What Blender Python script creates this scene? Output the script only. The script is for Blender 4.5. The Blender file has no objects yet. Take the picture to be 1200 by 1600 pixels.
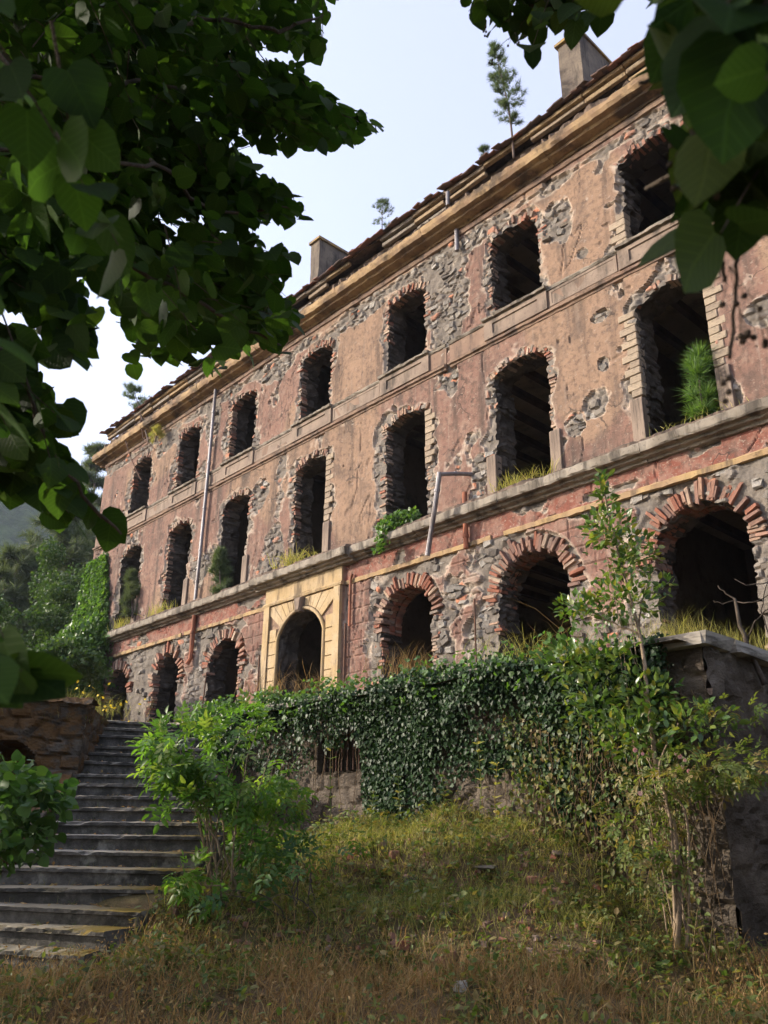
import bpy, math, random
import numpy as np
from mathutils import Vector, Matrix

random.seed(5)
rnd = random.Random(11)
nrg = np.random.default_rng(3)
sc = bpy.context.scene
COL = sc.collection
pi = math.pi

# ------------------------------------------------------------------ camera, light
EZ = 1.5                                   # eye height over the grass
F_PX, PITCH, ROLL = 1320.0, math.radians(21.29), math.radians(0.653)
c_, s_ = math.cos(PITCH), math.sin(PITCH)
FWD = np.array([0, c_, s_]); UP0 = np.array([0, -s_, c_]); RT0 = np.array([1.0, 0, 0])
RT = math.cos(ROLL) * RT0 + math.sin(ROLL) * UP0
UP = -math.sin(ROLL) * RT0 + math.cos(ROLL) * UP0
EYE = np.array([0, 0, EZ])
camd = bpy.data.cameras.new('camera')
cam = bpy.data.objects.new('camera', camd); COL.objects.link(cam)
camd.sensor_fit = 'VERTICAL'; camd.sensor_height = 36.0; camd.sensor_width = 27.0
camd.lens = F_PX / 1600 * 36
camd.clip_start = 0.05; camd.clip_end = 6000
camd.dof.use_dof = True; camd.dof.focus_distance = 15.0; camd.dof.aperture_fstop = camd.lens / 4.8
m3 = Matrix(((RT[0], UP[0], -FWD[0]), (RT[1], UP[1], -FWD[1]), (RT[2], UP[2], -FWD[2])))
cam.matrix_world = Matrix.Translation((0, 0, EZ)) @ m3.to_4x4()
sc.camera = cam

SUN_AZ = math.radians(-84.0)               # measured from the view heading (+y), negative = left
SUN_EL = math.radians(22.0)
SUN_DIR = np.array([math.sin(SUN_AZ) * math.cos(SUN_EL), math.cos(SUN_AZ) * math.cos(SUN_EL), math.sin(SUN_EL)])
world = bpy.data.worlds.new('World'); sc.world = world; world.use_nodes = True
wn = world.node_tree.nodes; wl = world.node_tree.links
sky = wn.new('ShaderNodeTexSky'); sky.sky_type = 'NISHITA'; sky.sun_disc = False
sky.sun_elevation = SUN_EL; sky.sun_rotation = SUN_AZ
sky.air_density = 1.0; sky.dust_density = 5.0; sky.ozone_density = 1.6; sky.altitude = 300
bg = wn['Background']
veil = wn.new('ShaderNodeMix'); veil.data_type = 'RGBA'; veil.blend_type = 'ADD'; veil.inputs[0].default_value = 1.0     # thin even cloud veil
wl.new(sky.outputs[0], veil.inputs[6]); veil.inputs[7].default_value = (1.9, 1.85, 2.3, 1); wl.new(veil.outputs[2], bg.inputs[0]); bg.inputs[1].default_value = 0.15
sund = bpy.data.lights.new('sun', 'SUN'); sund.energy = 3.9; sund.angle = math.radians(0.5); sund.color = (1.0, 0.90, 0.77)
sun = bpy.data.objects.new('sun', sund); COL.objects.link(sun)
sun.rotation_euler = Vector(SUN_DIR).to_track_quat('Z', 'Y').to_euler()
sc.view_settings.view_transform = 'Standard'; sc.view_settings.look = 'None'
sc.view_settings.exposure = 0.9; sc.view_settings.gamma = 1.0; sc.view_settings.use_curve_mapping = False
HAZE_DENSITY = .00026
sc.render.engine = 'CYCLES'
sc.cycles.max_bounces = 6; sc.cycles.diffuse_bounces = 4; sc.cycles.transmission_bounces = 4; sc.cycles.glossy_bounces = 2; sc.cycles.transparent_max_bounces = 6

# ------------------------------------------------------------------ helpers
def ray(x, y):
    return (x - 600) / F_PX * RT - (y - 800) / F_PX * UP + FWD
def at(x, y, dist):
    """World point at horizontal distance dist along the sight line of a photo position."""
    r = ray(x, y); return EYE + r * (dist / math.hypot(r[0], r[1]))
def pixel(P):
    P = np.asarray(P, float) - EYE; z = P @ FWD
    return 600 + F_PX * (P @ RT) / z, 800 - F_PX * (P @ UP) / z

def hsh(ix, iy, seed=0):
    n = (ix.astype(np.int64) * 374761393 + iy.astype(np.int64) * 668265263 + seed * 1442695041) & 0xffffffff
    n = ((n ^ (n >> 13)) * 1274126177) & 0xffffffff
    n = ((n ^ (n >> 16)) * 2246822519) & 0xffffffff
    return ((n ^ (n >> 15)) & 0xffffff) / float(0xffffff)
def vnoise(x, y, seed=0):
    x = np.asarray(x, float); y = np.asarray(y, float)
    ix, iy = np.floor(x), np.floor(y); fx, fy = x - ix, y - iy
    fx = fx * fx * (3 - 2 * fx); fy = fy * fy * (3 - 2 * fy)
    a = hsh(ix, iy, seed); b = hsh(ix + 1, iy, seed); c = hsh(ix, iy + 1, seed); d = hsh(ix + 1, iy + 1, seed)
    return (a * (1 - fx) + b * fx) * (1 - fy) + (c * (1 - fx) + d * fx) * fy
def fbm(x, y, seed=0, octv=4):
    t, a, f = 0, .5, 1.0
    for i in range(octv):
        t = t + a * vnoise(np.asarray(x) * f, np.asarray(y) * f, seed + i); a *= .5; f *= 2.03
    return t / (1 - .5 ** octv)
def sstep(a, b, x):
    t = np.clip((x - a) / (b - a), 0, 1); return t * t * (3 - 2 * t)

def mesh_np(name, V, faces, mat=None, attrs=None, smooth=False):
    """faces: list of int arrays, each (n,k)"""
    V = np.asarray(V, np.float32)
    me = bpy.data.meshes.new(name)
    me.vertices.add(len(V)); me.vertices.foreach_set('co', V.ravel())
    if not isinstance(faces, list): faces = [faces]
    faces = [np.asarray(f, np.int32) for f in faces if len(f)]
    loops = np.concatenate([f.ravel() for f in faces])
    tot = np.concatenate([np.full(len(f), f.shape[1], np.int32) for f in faces])
    start = np.concatenate([[0], np.cumsum(tot)[:-1]]).astype(np.int32)
    me.loops.add(len(loops)); me.loops.foreach_set('vertex_index', loops)
    me.polygons.add(len(tot)); me.polygons.foreach_set('loop_start', start)
    if hasattr(me.polygons[0], 'loop_total'):
        try: me.polygons.foreach_set('loop_total', tot)
        except Exception: pass
    me.polygons.foreach_set('use_smooth', np.full(len(tot), bool(smooth)))
    for k, v in (attrs or {}).items():
        a = me.attributes.new(k, 'FLOAT', 'POINT'); a.data.foreach_set('value', np.asarray(v, np.float32))
    me.update(calc_edges=True)
    if mat: me.materials.append(mat)
    return me
def obj(name, me, parent=None, loc=(0, 0, 0), rot=(0, 0, 0), scale=(1, 1, 1), kind=None):
    o = bpy.data.objects.new(name, me); COL.objects.link(o)
    o.location = loc; o.rotation_euler = rot; o.scale = scale
    if parent is not None: o.parent = parent
    if kind: o['kind'] = kind
    return o
def objm(name, me, parent, M, kind=None):
    o = bpy.data.objects.new(name, me); COL.objects.link(o)
    if parent is not None: o.parent = parent
    o.matrix_basis = M
    if kind: o['kind'] = kind
    return o
def thing(name, label, cat, loc=(0, 0, 0), rotz=0, group=None):
    o = bpy.data.objects.new(name, None); COL.objects.link(o)
    o.empty_display_size = .2
    o.location = loc; o.rotation_euler = (0, 0, rotz)
    tag(o, label, cat, group); return o
def tag(o, label, cat, group=None, kind=None):
    o['label'] = label; o['category'] = cat
    if group: o['group'] = group
    if kind: o['kind'] = kind
    return o
class MB:
    """collects polygons"""
    def __init__(s): s.v = []; s.f = {}; s.n = 0; s.a = []
    def add(s, V, F, a=None):
        V = np.asarray(V, float); s.v.append(V)
        for f in F: s.f.setdefault(len(f), []).append([i + s.n for i in f])
        s.a.append(np.full(len(V), rnd.random() if a is None else a)); s.n += len(V)
    def box(s, c, h, R=None, jit=0, a=None):
        V = np.array([[x, y, z] for z in (-1, 1) for y in (-1, 1) for x in (-1, 1)], float) * h
        if jit: V += nrg.normal(0, jit, V.shape)
        if R is not None: V = V @ np.asarray(R).T
        s.add(V + c, BOXF, a)
    def tube(s, P, R, n=6, cap=True, a=None):
        V, F = tube(P, R, n, cap); s.add(V, F, a)
    def me(s, name, mat, smooth=False):
        return mesh_np(name, np.concatenate(s.v), [np.array(v) for v in s.f.values()], mat, {'rnd': np.concatenate(s.a)}, smooth)
BOXF = [(0, 2, 3, 1), (4, 5, 7, 6), (0, 1, 5, 4), (2, 6, 7, 3), (0, 4, 6, 2), (1, 3, 7, 5)]
def tube(P, R, n=6, cap=True):
    P = np.asarray(P, float); k = len(P); R = np.broadcast_to(np.asarray(R, float), (k,))
    T = np.gradient(P, axis=0); T /= np.linalg.norm(T, axis=1)[:, None] + 1e-9
    ref = np.array([0, 0, 1.]) if abs(T[0, 2]) < .9 else np.array([1., 0, 0])
    V = []
    a = np.cross(T[0], ref); a /= np.linalg.norm(a)
    for i in range(k):
        a = a - T[i] * (a @ T[i]); a /= np.linalg.norm(a) + 1e-9
        b = np.cross(T[i], a)
        for j in range(n):
            t = 2 * pi * j / n; V.append(P[i] + R[i] * (math.cos(t) * a + math.sin(t) * b))
    F = [(i * n + j, i * n + (j + 1) % n, (i + 1) * n + (j + 1) % n, (i + 1) * n + j) for i in range(k - 1) for j in range(n)]
    if cap: F += [tuple(range(n))[::-1], tuple((k - 1) * n + j for j in range(n))]
    return np.array(V), F
def cham_box(h, b, jit=0, g=None):
    """chamfered box, 44 triangles"""
    h = np.asarray(h, float); V = []; idx = {}
    for sx in (-1, 1):
        for sy in (-1, 1):
            for sz in (-1, 1):
                s = np.array([sx, sy, sz])
                for ax in range(3):
                    p = s * (h - b); p[ax] = s[ax] * h[ax]; idx[(sx, sy, sz, ax)] = len(V); V.append(p)
    V = np.array(V)
    if jit: V = V + (g or nrg).normal(0, jit, V.shape)
    F = []
    for ax in range(3):
        o1, o2 = [(1, 2), (2, 0), (0, 1)][ax]
        for s in (-1, 1):
            q = []
            for a, b_ in ((-1, -1), (1, -1), (1, 1), (-1, 1)):
                k = [0, 0, 0]; k[ax] = s; k[o1] = a; k[o2] = b_; q.append(idx[(*k, ax)])
            F.append(q if s > 0 else q[::-1])
    for ax in range(3):
        o1, o2 = [(1, 2), (2, 0), (0, 1)][ax]
        for a in (-1, 1):
            for b_ in (-1, 1):
                k1 = [0, 0, 0]; k1[ax] = -1; k1[o1] = a; k1[o2] = b_
                k2 = list(k1); k2[ax] = 1
                q = [idx[(*k1, o1)], idx[(*k2, o1)], idx[(*k2, o2)], idx[(*k1, o2)]]
                F.append(q if a * b_ < 0 else q[::-1])
    for sx in (-1, 1):
        for sy in (-1, 1):
            for sz in (-1, 1):
                q = [idx[(sx, sy, sz, k)] for k in range(3)]
                F.append(q if sx * sy * sz > 0 else q[::-1])
    return V, F
def me_of(V, F, name, mat, smooth=False):
    d = {}
    for f in F: d.setdefault(len(f), []).append(list(f))
    return mesh_np(name, V, [np.array(v) for v in d.values()], mat, None, smooth)

# ------------------------------------------------------------------ materials
class NT:
    def __init__(s, name):
        s.m = bpy.data.materials.new(name); s.m.use_nodes = True
        s.t = s.m.node_tree; s.n = s.t.nodes; s.n.clear()
        s.out = s.n.new('ShaderNodeOutputMaterial')
    def new(s, typ, **kw):
        n = s.n.new(typ)
        for k, v in kw.items(): setattr(n, k, v)
        return n
    def link(s, a, b): s.t.links.new(a, b)
    def put(s, node, key, val):
        i = node.inputs[key]
        if hasattr(val, 'is_output') or isinstance(val, bpy.types.NodeSocket): s.link(val, i)
        elif isinstance(val, tuple) and len(val) == 3 and i.type == 'RGBA': i.default_value = (*val, 1)
        else: i.default_value = val
    def math(s, op, a, b=0.0, c=None, clamp=False):
        n = s.new('ShaderNodeMath', operation=op, use_clamp=clamp); s.put(n, 0, a); s.put(n, 1, b)
        if c is not None: s.put(n, 2, c)
        return n.outputs[0]
    def mix(s, f, a, b, blend='MIX'):
        n = s.new('ShaderNodeMix', data_type='RGBA', blend_type=blend); s.put(n, 0, f); s.put(n, 6, a); s.put(n, 7, b); return n.outputs[2]
    def noise(s, vec, scale, detail=4, rough=.55, dist=0):
        n = s.new('ShaderNodeTexNoise'); s.put(n, 'Scale', scale); s.put(n, 'Detail', detail); s.put(n, 'Roughness', rough); s.put(n, 'Distortion', dist)
        if vec is not None: s.link(vec, n.inputs['Vector'])
        return n.outputs[0]
    def voro(s, vec, scale, feature='F1', rand=1.0):
        n = s.new('ShaderNodeTexVoronoi', feature=feature); s.put(n, 'Scale', scale); s.put(n, 'Randomness', rand)
        if vec is not None: s.link(vec, n.inputs['Vector'])
        return n
    def ramp(s, f, lo, hi):
        n = s.new('ShaderNodeMapRange'); n.interpolation_type = 'SMOOTHSTEP'; s.put(n, 0, f); s.put(n, 1, lo); s.put(n, 2, hi); return n.outputs[0]
    def coord(s, scale=(1, 1, 1), which='Object'):
        tc = s.new('ShaderNodeTexCoord'); mp = s.new('ShaderNodeMapping'); s.link(tc.outputs[which], mp.inputs[0]); mp.inputs['Scale'].default_value = scale; return mp.outputs[0]
    def attr(s, name): return s.new('ShaderNodeAttribute', attribute_name=name).outputs['Fac']
    def objrand(s): return s.new('ShaderNodeObjectInfo').outputs['Random']
    def bump(s, h, strength=.5, dist=.02, normal=None):
        n = s.new('ShaderNodeBump'); s.put(n, 'Strength', strength); s.put(n, 'Distance', dist); s.link(h, n.inputs['Height'])
        if normal is not None: s.link(normal, n.inputs['Normal'])
        return n.outputs[0]
    def pbr(s, col, rough=.9, normal=None, spec=.3, metal=0):
        b = s.new('ShaderNodeBsdfPrincipled'); s.put(b, 'Base Color', col); s.put(b, 'Roughness', rough); s.put(b, 'Specular IOR Level', spec); s.put(b, 'Metallic', metal)
        if normal is not None: s.link(normal, b.inputs['Normal'])
        s.link(b.outputs[0], s.out.inputs[0]); s.bsdf = b; return s.m

def mat_wall():
    t = NT('old_facade'); P = t.coord()
    pl = t.attr('plaster'); st = t.attr('edge'); sid = t.attr('sid'); zr = t.attr('red'); zy = t.attr('ochre'); wet = t.attr('streak')
    n1 = t.noise(P, .55, 5, .6); n2 = t.noise(P, 3.0, 6, .65); n3 = t.noise(P, 22, 4, .6)
    Ps = t.coord((1.6, 1, .16)); streak = t.noise(Ps, 1.5, 5, .6); Ps2 = t.coord((5, 1, .35)); streak2 = t.noise(Ps2, 1.2, 4, .6)
    # plaster: dusty pink, ochre where the last limewash stays, grey where it is washed off
    base = t.mix(t.ramp(n1, .35, .65), (.168, .097, .076), (.235, .14, .106))
    base = t.mix(t.math('MULTIPLY', t.ramp(n2, .48, .7), .55), base, (.29, .21, .163))
    base = t.mix(t.ramp(zy, .1, .9), base, t.mix(n2, (.305, .208, .137), (.22, .14, .10)))
    base = t.mix(t.math('MULTIPLY', t.ramp(streak, .48, .68), .75), base, (.062, .048, .042))
    base = t.mix(t.math('MULTIPLY', t.ramp(streak2, .56, .75), .4), base, (.32, .255, .21))
    base = t.mix(t.math('MULTIPLY', t.ramp(t.math('MULTIPLY_ADD', t.noise(P, 70, 2, .6), .5, t.math('MULTIPLY', n3, .5)), .52, .66), .6), base, (.075, .052, .043))
    redc = t.mix(t.ramp(n2, .4, .6), (.20, .075, .055), (.24, .135, .105))
    redc = t.mix(t.ramp(n3, .6, .7), redc, (.32, .255, .215))
    base = t.mix(zr, base, redc)
    base = t.mix(t.math('MULTIPLY', wet, .85), base, (.06, .05, .044))
    base = t.mix(t.math('MULTIPLY', t.ramp(t.noise(P, 1.15, 7, .7), .5, .66), .55), base, (.085, .066, .057))
    base = t.mix(t.math('MULTIPLY', t.ramp(t.noise(P, 7.5, 6, .7), .49, .62), .5), base, (.07, .052, .044))
    base = t.mix(t.math('MULTIPLY', t.ramp(t.noise(P, 11, 5, .7), .58, .68), .5), base, (.36, .29, .235))
    nzc = t.new('ShaderNodeTexNoise'); t.put(nzc, 'Scale', 1.7); t.put(nzc, 'Detail', 5); t.link(P, nzc.inputs['Vector'])
    vmc = t.new('ShaderNodeVectorMath', operation='MULTIPLY_ADD'); t.link(nzc.outputs['Color'], vmc.inputs[0]); vmc.inputs[1].default_value = (.9, .9, .9); t.link(P, vmc.inputs[2])
    ck = t.math('SUBTRACT', 1.0, t.ramp(t.voro(vmc.outputs[0], .75, 'DISTANCE_TO_EDGE').outputs['Distance'], .004, .016))
    ck = t.math('MULTIPLY', ck, t.ramp(t.noise(P, .8, 3, .5), .47, .6))
    base = t.mix(t.math('MULTIPLY', ck, .8), base, (.05, .04, .035))
    # bare rubble
    stc = t.mix(sid, (.10, .088, .076), (.225, .20, .172))
    stc = t.mix(t.ramp(t.math('FRACT', t.math('MULTIPLY', sid, 7.31)), .82, .9), stc, (.40, .17, .10))
    stc = t.mix(t.math('MULTIPLY', t.ramp(n2, .4, .7), .6), stc, (.26, .22, .185))
    mort = t.mix(n3, (.095, .082, .07), (.225, .195, .165))
    rub = t.mix(t.ramp(st, .12, .32), mort, stc)
    rub = t.mix(t.math('MULTIPLY', t.ramp(streak, .5, .7), .5), rub, (.10, .085, .075))
    # lime edge where the coat broke
    edge = t.math('SUBTRACT', 1.0, t.math('ABSOLUTE', t.math('MULTIPLY_ADD', pl, 2.0, -1.0)))
    pf = t.ramp(t.math('ADD', pl, t.math('MULTIPLY_ADD', n3, .5, -.25)), .42, .58)
    col = t.mix(pf, rub, base)
    col = t.mix(t.math('MULTIPLY', t.ramp(edge, .4, .9), t.math('MULTIPLY', n2, .8)), col, (.50, .42, .34))
    hb = t.math('ADD', t.math('MULTIPLY', n3, .6), t.math('MULTIPLY', t.noise(P, 60, 3, .6), .4))
    nrm = t.bump(hb, .55, .025)
    nrm = t.bump(n2, .5, .06, nrm)
    return t.pbr(col, .95, nrm, .15)
def mat_rubble(name, a, b, mortar, scale=3.0, moss=None, bumpd=.06):
    t = NT(name); P0 = t.coord((1, 1, 1.5))
    nz_ = t.new('ShaderNodeTexNoise'); t.put(nz_, 'Scale', 2.2); t.put(nz_, 'Detail', 4); t.link(P0, nz_.inputs['Vector'])
    vm = t.new('ShaderNodeVectorMath', operation='MULTIPLY_ADD'); t.link(nz_.outputs['Color'], vm.inputs[0]); vm.inputs[1].default_value = (.5, .5, .5); t.link(P0, vm.inputs[2]); P = vm.outputs[0]
    v = t.voro(P, scale)
    n2 = t.noise(P0, 3.2, 7, .68); n3 = t.noise(P0, 24, 5, .65); n1 = t.noise(P0, .9, 5, .6)
    sep = t.new('ShaderNodeSeparateColor'); t.link(v.outputs['Color'], sep.inputs[0])
    col = t.mix(t.ramp(n2, .3, .7), a, b)
    col = t.mix(t.math('MULTIPLY', sep.outputs[0], .22), col, mortar)
    col = t.mix(t.math('MULTIPLY', t.ramp(n1, .42, .62), .7), col, tuple(c * .4 for c in mortar))
    col = t.mix(t.math('MULTIPLY', t.ramp(n3, .55, .72), .5), col, tuple(c * 1.7 for c in mortar))
    if moss is not None:
        mm = t.ramp(t.noise(P0, 1.9, 7, .75), .42, .55)
        col = t.mix(t.math('MULTIPLY', mm, .8), col, t.mix(n3, moss, tuple(c * .4 for c in moss)))
    h = t.math('ADD', t.math('MULTIPLY', n2, 1.2), t.math('MULTIPLY', n3, .6))
    return t.pbr(col, .96, t.bump(h, .9, bumpd), .12)
def mat_plain(name, a, b, dark=None, scale=3, rough=.9, bumps=.4, streaks=True, spec=.2, metal=0, useobj=0.0):
    t = NT(name); P = t.coord()
    n1 = t.noise(P, scale, 6, .62); n3 = t.noise(P, scale * 9, 4, .6)
    col = t.mix(t.ramp(n1, .32, .68), a, b)
    if dark is not None:
        Q = t.coord((2, 2, .4)) if streaks else P
        col = t.mix(t.math('MULTIPLY', t.ramp(t.noise(Q, scale * .9, 6, .65), .47, .66), .85), col, dark)
        col = t.mix(t.math('MULTIPLY', t.ramp(n3, .56, .72), .5), col, dark)
    if useobj:
        r = t.objrand(); col = t.mix(t.math('MULTIPLY', r, useobj), col, tuple(c * .35 for c in a))
    return t.pbr(col, rough, t.bump(t.math('ADD', n1, n3), bumps, .02), spec, metal)
def mat_rand(name, cols, rough=.92, bumpd=.02, mottl=(.3, .25, .2), mamt=.5, scale=14):
    """colour picked per object or per piece"""
    t = NT(name); P = t.coord()
    r = t.math('FRACT', t.math('ADD', t.objrand(), t.attr('rnd')))
    cr = t.new('ShaderNodeValToRGB'); cr.color_ramp.interpolation = 'LINEAR'
    while len(cr.color_ramp.elements) < len(cols): cr.color_ramp.elements.new(.5)
    for i, c in enumerate(cols):
        e = cr.color_ramp.elements[i]; e.position = i / (len(cols) - 1); e.color = (*c, 1)
    t.link(r, cr.inputs[0])
    n = t.noise(P, scale, 5, .65); n2 = t.noise(P, scale * .25, 4, .6)
    col = t.mix(t.math('MULTIPLY', t.ramp(n, .5, .7), mamt), cr.outputs[0], mottl)
    col = t.mix(t.math('MULTIPLY', t.ramp(n2, .5, .7), .45), col, tuple(c * .35 for c in mottl))
    return t.pbr(col, rough, t.bump(n, .7, bumpd), .15)
def mat_leaf(name, cols, trans=.35, rough=.45, spec=.4, tcol=None, veins=0.0):
    t = NT(name)
    r = t.math('FRACT', t.math('ADD', t.objrand(), t.attr('rnd')))
    cr = t.new('ShaderNodeValToRGB')
    while len(cr.color_ramp.elements) < len(cols): cr.color_ramp.elements.new(.5)
    for i, c in enumerate(cols):
        e = cr.color_ramp.elements[i]; e.position = i / (len(cols) - 1); e.color = (*c, 1)
    t.link(r, cr.inputs[0]); col = cr.outputs[0]; nrm = None
    if veins:
        lx, ly = t.attr('lx'), t.math('ABSOLUTE', t.attr('ly'))
        side = t.math('ABSOLUTE', t.math('SUBTRACT', t.math('FRACT', t.math('MULTIPLY', t.math('SUBTRACT', lx, t.math('MULTIPLY', ly, .75)), 6.5)), .5))
        v = t.math('MAXIMUM', t.math('SUBTRACT', 1.0, t.ramp(side, .02, .09)), t.math('SUBTRACT', 1.0, t.ramp(ly, .008, .03)))
        P = t.coord(); bl = t.ramp(t.noise(P, 55, 4, .65), .60, .70)
        col = t.mix(t.math('MULTIPLY', v, veins), col, t.mix(1.0, col, (2.1, 1.9, 1.8), 'MULTIPLY'))
        col = t.mix(t.math('MULTIPLY', bl, .35), col, (.06, .045, .015))
        nrm = t.bump(v, .35, .004)
    b = t.new('ShaderNodeBsdfPrincipled'); t.put(b, 'Base Color', col); t.put(b, 'Roughness', rough); t.put(b, 'Specular IOR Level', spec)
    if nrm is not None: t.link(nrm, b.inputs['Normal'])
    if trans > 0:
        tr = t.new('ShaderNodeBsdfTranslucent')
        t.put(tr, 0, t.mix(1.0, col, tcol or (2.2, 2.2, .9), 'MULTIPLY'))
        mx = t.new('ShaderNodeMixShader'); t.put(mx, 0, trans); t.link(b.outputs[0], mx.inputs[1]); t.link(tr.outputs[0], mx.inputs[2])
        t.link(mx.outputs[0], t.out.inputs[0])
    else: t.link(b.outputs[0], t.out.inputs[0])
    return t.m
def mat_step():
    t = NT('weathered_concrete_step'); P = t.coord(which='Object')
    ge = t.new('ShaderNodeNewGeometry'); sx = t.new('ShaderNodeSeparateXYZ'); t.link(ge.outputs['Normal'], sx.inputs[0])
    n1 = t.noise(P, 1.4, 6, .65); n2 = t.noise(P, 6, 6, .7); n3 = t.noise(P, 40, 3, .6)
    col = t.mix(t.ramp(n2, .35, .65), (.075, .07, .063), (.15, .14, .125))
    col = t.mix(t.math('MULTIPLY', t.ramp(t.noise(P, 3.1, 6, .7), .46, .6), .85), col, (.05, .048, .043))
    col = t.mix(t.math('MULTIPLY', t.ramp(t.noise(P, 2.3, 5, .6), .58, .68), .6), col, (.36, .345, .31))
    col = t.mix(t.math('MULTIPLY', t.ramp(sx.outputs[2], .5, .9), .75), col, t.mix(n2, (.23, .205, .165), (.40, .375, .325)))  # upward faces painted lighter, standing in for sky light on the treads
    mossm = t.math('MULTIPLY', t.math('MULTIPLY', t.attr('moss'), t.ramp(sx.outputs[2], .1, .7)), t.ramp(t.math('ADD', n1, t.math('MULTIPLY', n3, .25)), .42, .6))
    col = t.mix(mossm, col, t.mix(n2, (.21, .135, .03), (.085, .075, .02)))
    return t.pbr(col, .95, t.bump(t.math('ADD', n2, n3), .6, .02), .1)
def mat_ground():
    t = NT('soil'); P = t.coord(which='Object')
    n1 = t.noise(P, .7, 6, .6); n2 = t.noise(P, 5, 6, .7); n3 = t.noise(P, 45, 4, .6)
    col = t.mix(n2, (.10, .066, .038), (.23, .16, .095))
    col = t.mix(t.math('MULTIPLY', t.ramp(n1, .45, .6), .6), col, (.07, .075, .03))
    col = t.mix(t.math('MULTIPLY', t.ramp(n3, .55, .7), .6), col, (.22, .15, .09))
    return t.pbr(col, 1.0, t.bump(t.math('ADD', n2, n3), .9, .05), .1)

M = dict(
    wall=mat_wall(),
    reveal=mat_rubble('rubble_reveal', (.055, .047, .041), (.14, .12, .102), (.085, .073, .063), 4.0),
    brick=mat_rand('old_brick', [(.22, .085, .055), (.28, .115, .075), (.25, .14, .105), (.17, .105, .085), (.31, .185, .135), (.25, .10, .065), (.25, .19, .155), (.20, .12, .09)], mottl=(.17, .135, .11), mamt=.75),
    brickpale=mat_rand('limewashed_brick', [(.30, .17, .115), (.36, .26, .19), (.25, .19, .15), (.31, .20, .14), (.40, .31, .235), (.22, .18, .15)], mottl=(.22, .185, .155), mamt=.7),
    stone=mat_rand('rubble_stone', [(.10, .088, .077), (.21, .19, .168), (.135, .118, .10), (.40, .375, .34), (.17, .14, .11), (.115, .102, .092), (.30, .28, .25)], mottl=(.20, .172, .147), mamt=.7, scale=9, bumpd=.04),
    quoin=mat_rand('tufa_block', [(.30, .24, .175), (.35, .28, .205), (.25, .20, .15), (.30, .22, .155)], mottl=(.19, .15, .115), mamt=.35),
    cornice=mat_plain('ochre_cornice', (.36, .25, .13), (.20, .13, .08), (.055, .042, .034), 1.3, streaks=False),
    ledge=mat_plain('grey_ledge', (.28, .245, .20), (.17, .145, .115), (.045, .038, .032), 1.6),
    belt=mat_plain('belt_stucco', (.25, .175, .125), (.185, .12, .09), (.065, .05, .043), 1.1),
    panel=mat_plain('panel_stucco', (.26, .20, .155), (.185, .14, .11), (.07, .058, .048), 1.4),
    portal=mat_plain('ochre_portal', (.37, .265, .135), (.41, .315, .20), (.10, .075, .052), 1.5),
    ochre=mat_plain('ochre_band', (.36, .25, .12), (.28, .19, .115), (.10, .072, .052), 1.5),
    plank=mat_rand('eave_board', [(.30, .255, .20), (.19, .17, .15), (.36, .245, .115), (.22, .18, .14), (.40, .28, .145), (.15, .12, .095)], mottl=(.09, .065, .05), mamt=.7),
    rot=mat_plain('rotten_eave', (.085, .065, .05), (.17, .12, .09), (.035, .027, .022), 3, streaks=False, bumps=1),
    tile=mat_rand('slate_tile', [(.10, .085, .08), (.19, .13, .11), (.26, .12, .085), (.13, .115, .105)], mottl=(.06, .055, .05)),
    chimney=mat_plain('chimney_render', (.17, .138, .105), (.10, .08, .066), (.035, .03, .027), 1.7),
    lichen=mat_plain('lichen_cap', (.36, .24, .07), (.22, .18, .13), (.08, .07, .06), 2.4, streaks=False),
    inner=mat_plain('inner_plaster', (.15, .12, .09), (.10, .083, .065), (.035, .03, .025), 1.0, streaks=False),
    ceil=mat_plain('inner_ceiling', (.30, .24, .165), (.21, .165, .115), (.07, .055, .04), .9, streaks=False),
    beam=mat_plain('iron_beam', (.05, .035, .028), (.09, .06, .045), None, 4),
    pipe=mat_plain('zinc_pipe', (.24, .225, .235), (.17, .16, .17), (.09, .07, .06), 2, rough=.5, spec=.5, metal=.5),
    rust=mat_plain('rust_pipe', (.36, .13, .07), (.26, .10, .06), (.10, .05, .035), 3, rough=.8),
    iron=mat_plain('rusty_iron', (.14, .07, .045), (.08, .05, .038), None, 6, rough=.8),
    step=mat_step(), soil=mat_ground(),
    retain=mat_rubble('retaining_rubble', (.10, .078, .058), (.20, .165, .13), (.10, .078, .058), 2.6, bumpd=.08),
    mosswall=mat_rubble('mossy_rubble', (.075, .063, .05), (.16, .14, .115), (.065, .053, .042), 3.0, moss=(.17, .088, .028), bumpd=.08),
    coping=mat_plain('coping_stone', (.34, .31, .265), (.22, .195, .16), (.07, .06, .05), 2, streaks=False),
    bark=mat_plain('bark', (.11, .085, .065), (.06, .047, .037), None, 9, bumps=.8),
    palebark=mat_plain('pale_stem', (.36, .27, .18), (.22, .16, .11), (.10, .075, .05), 9, streaks=False),
    pinebark=mat_plain('pine_bark', (.16, .12, .10), (.10, .075, .065), None, 6, bumps=.8),
)

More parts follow.
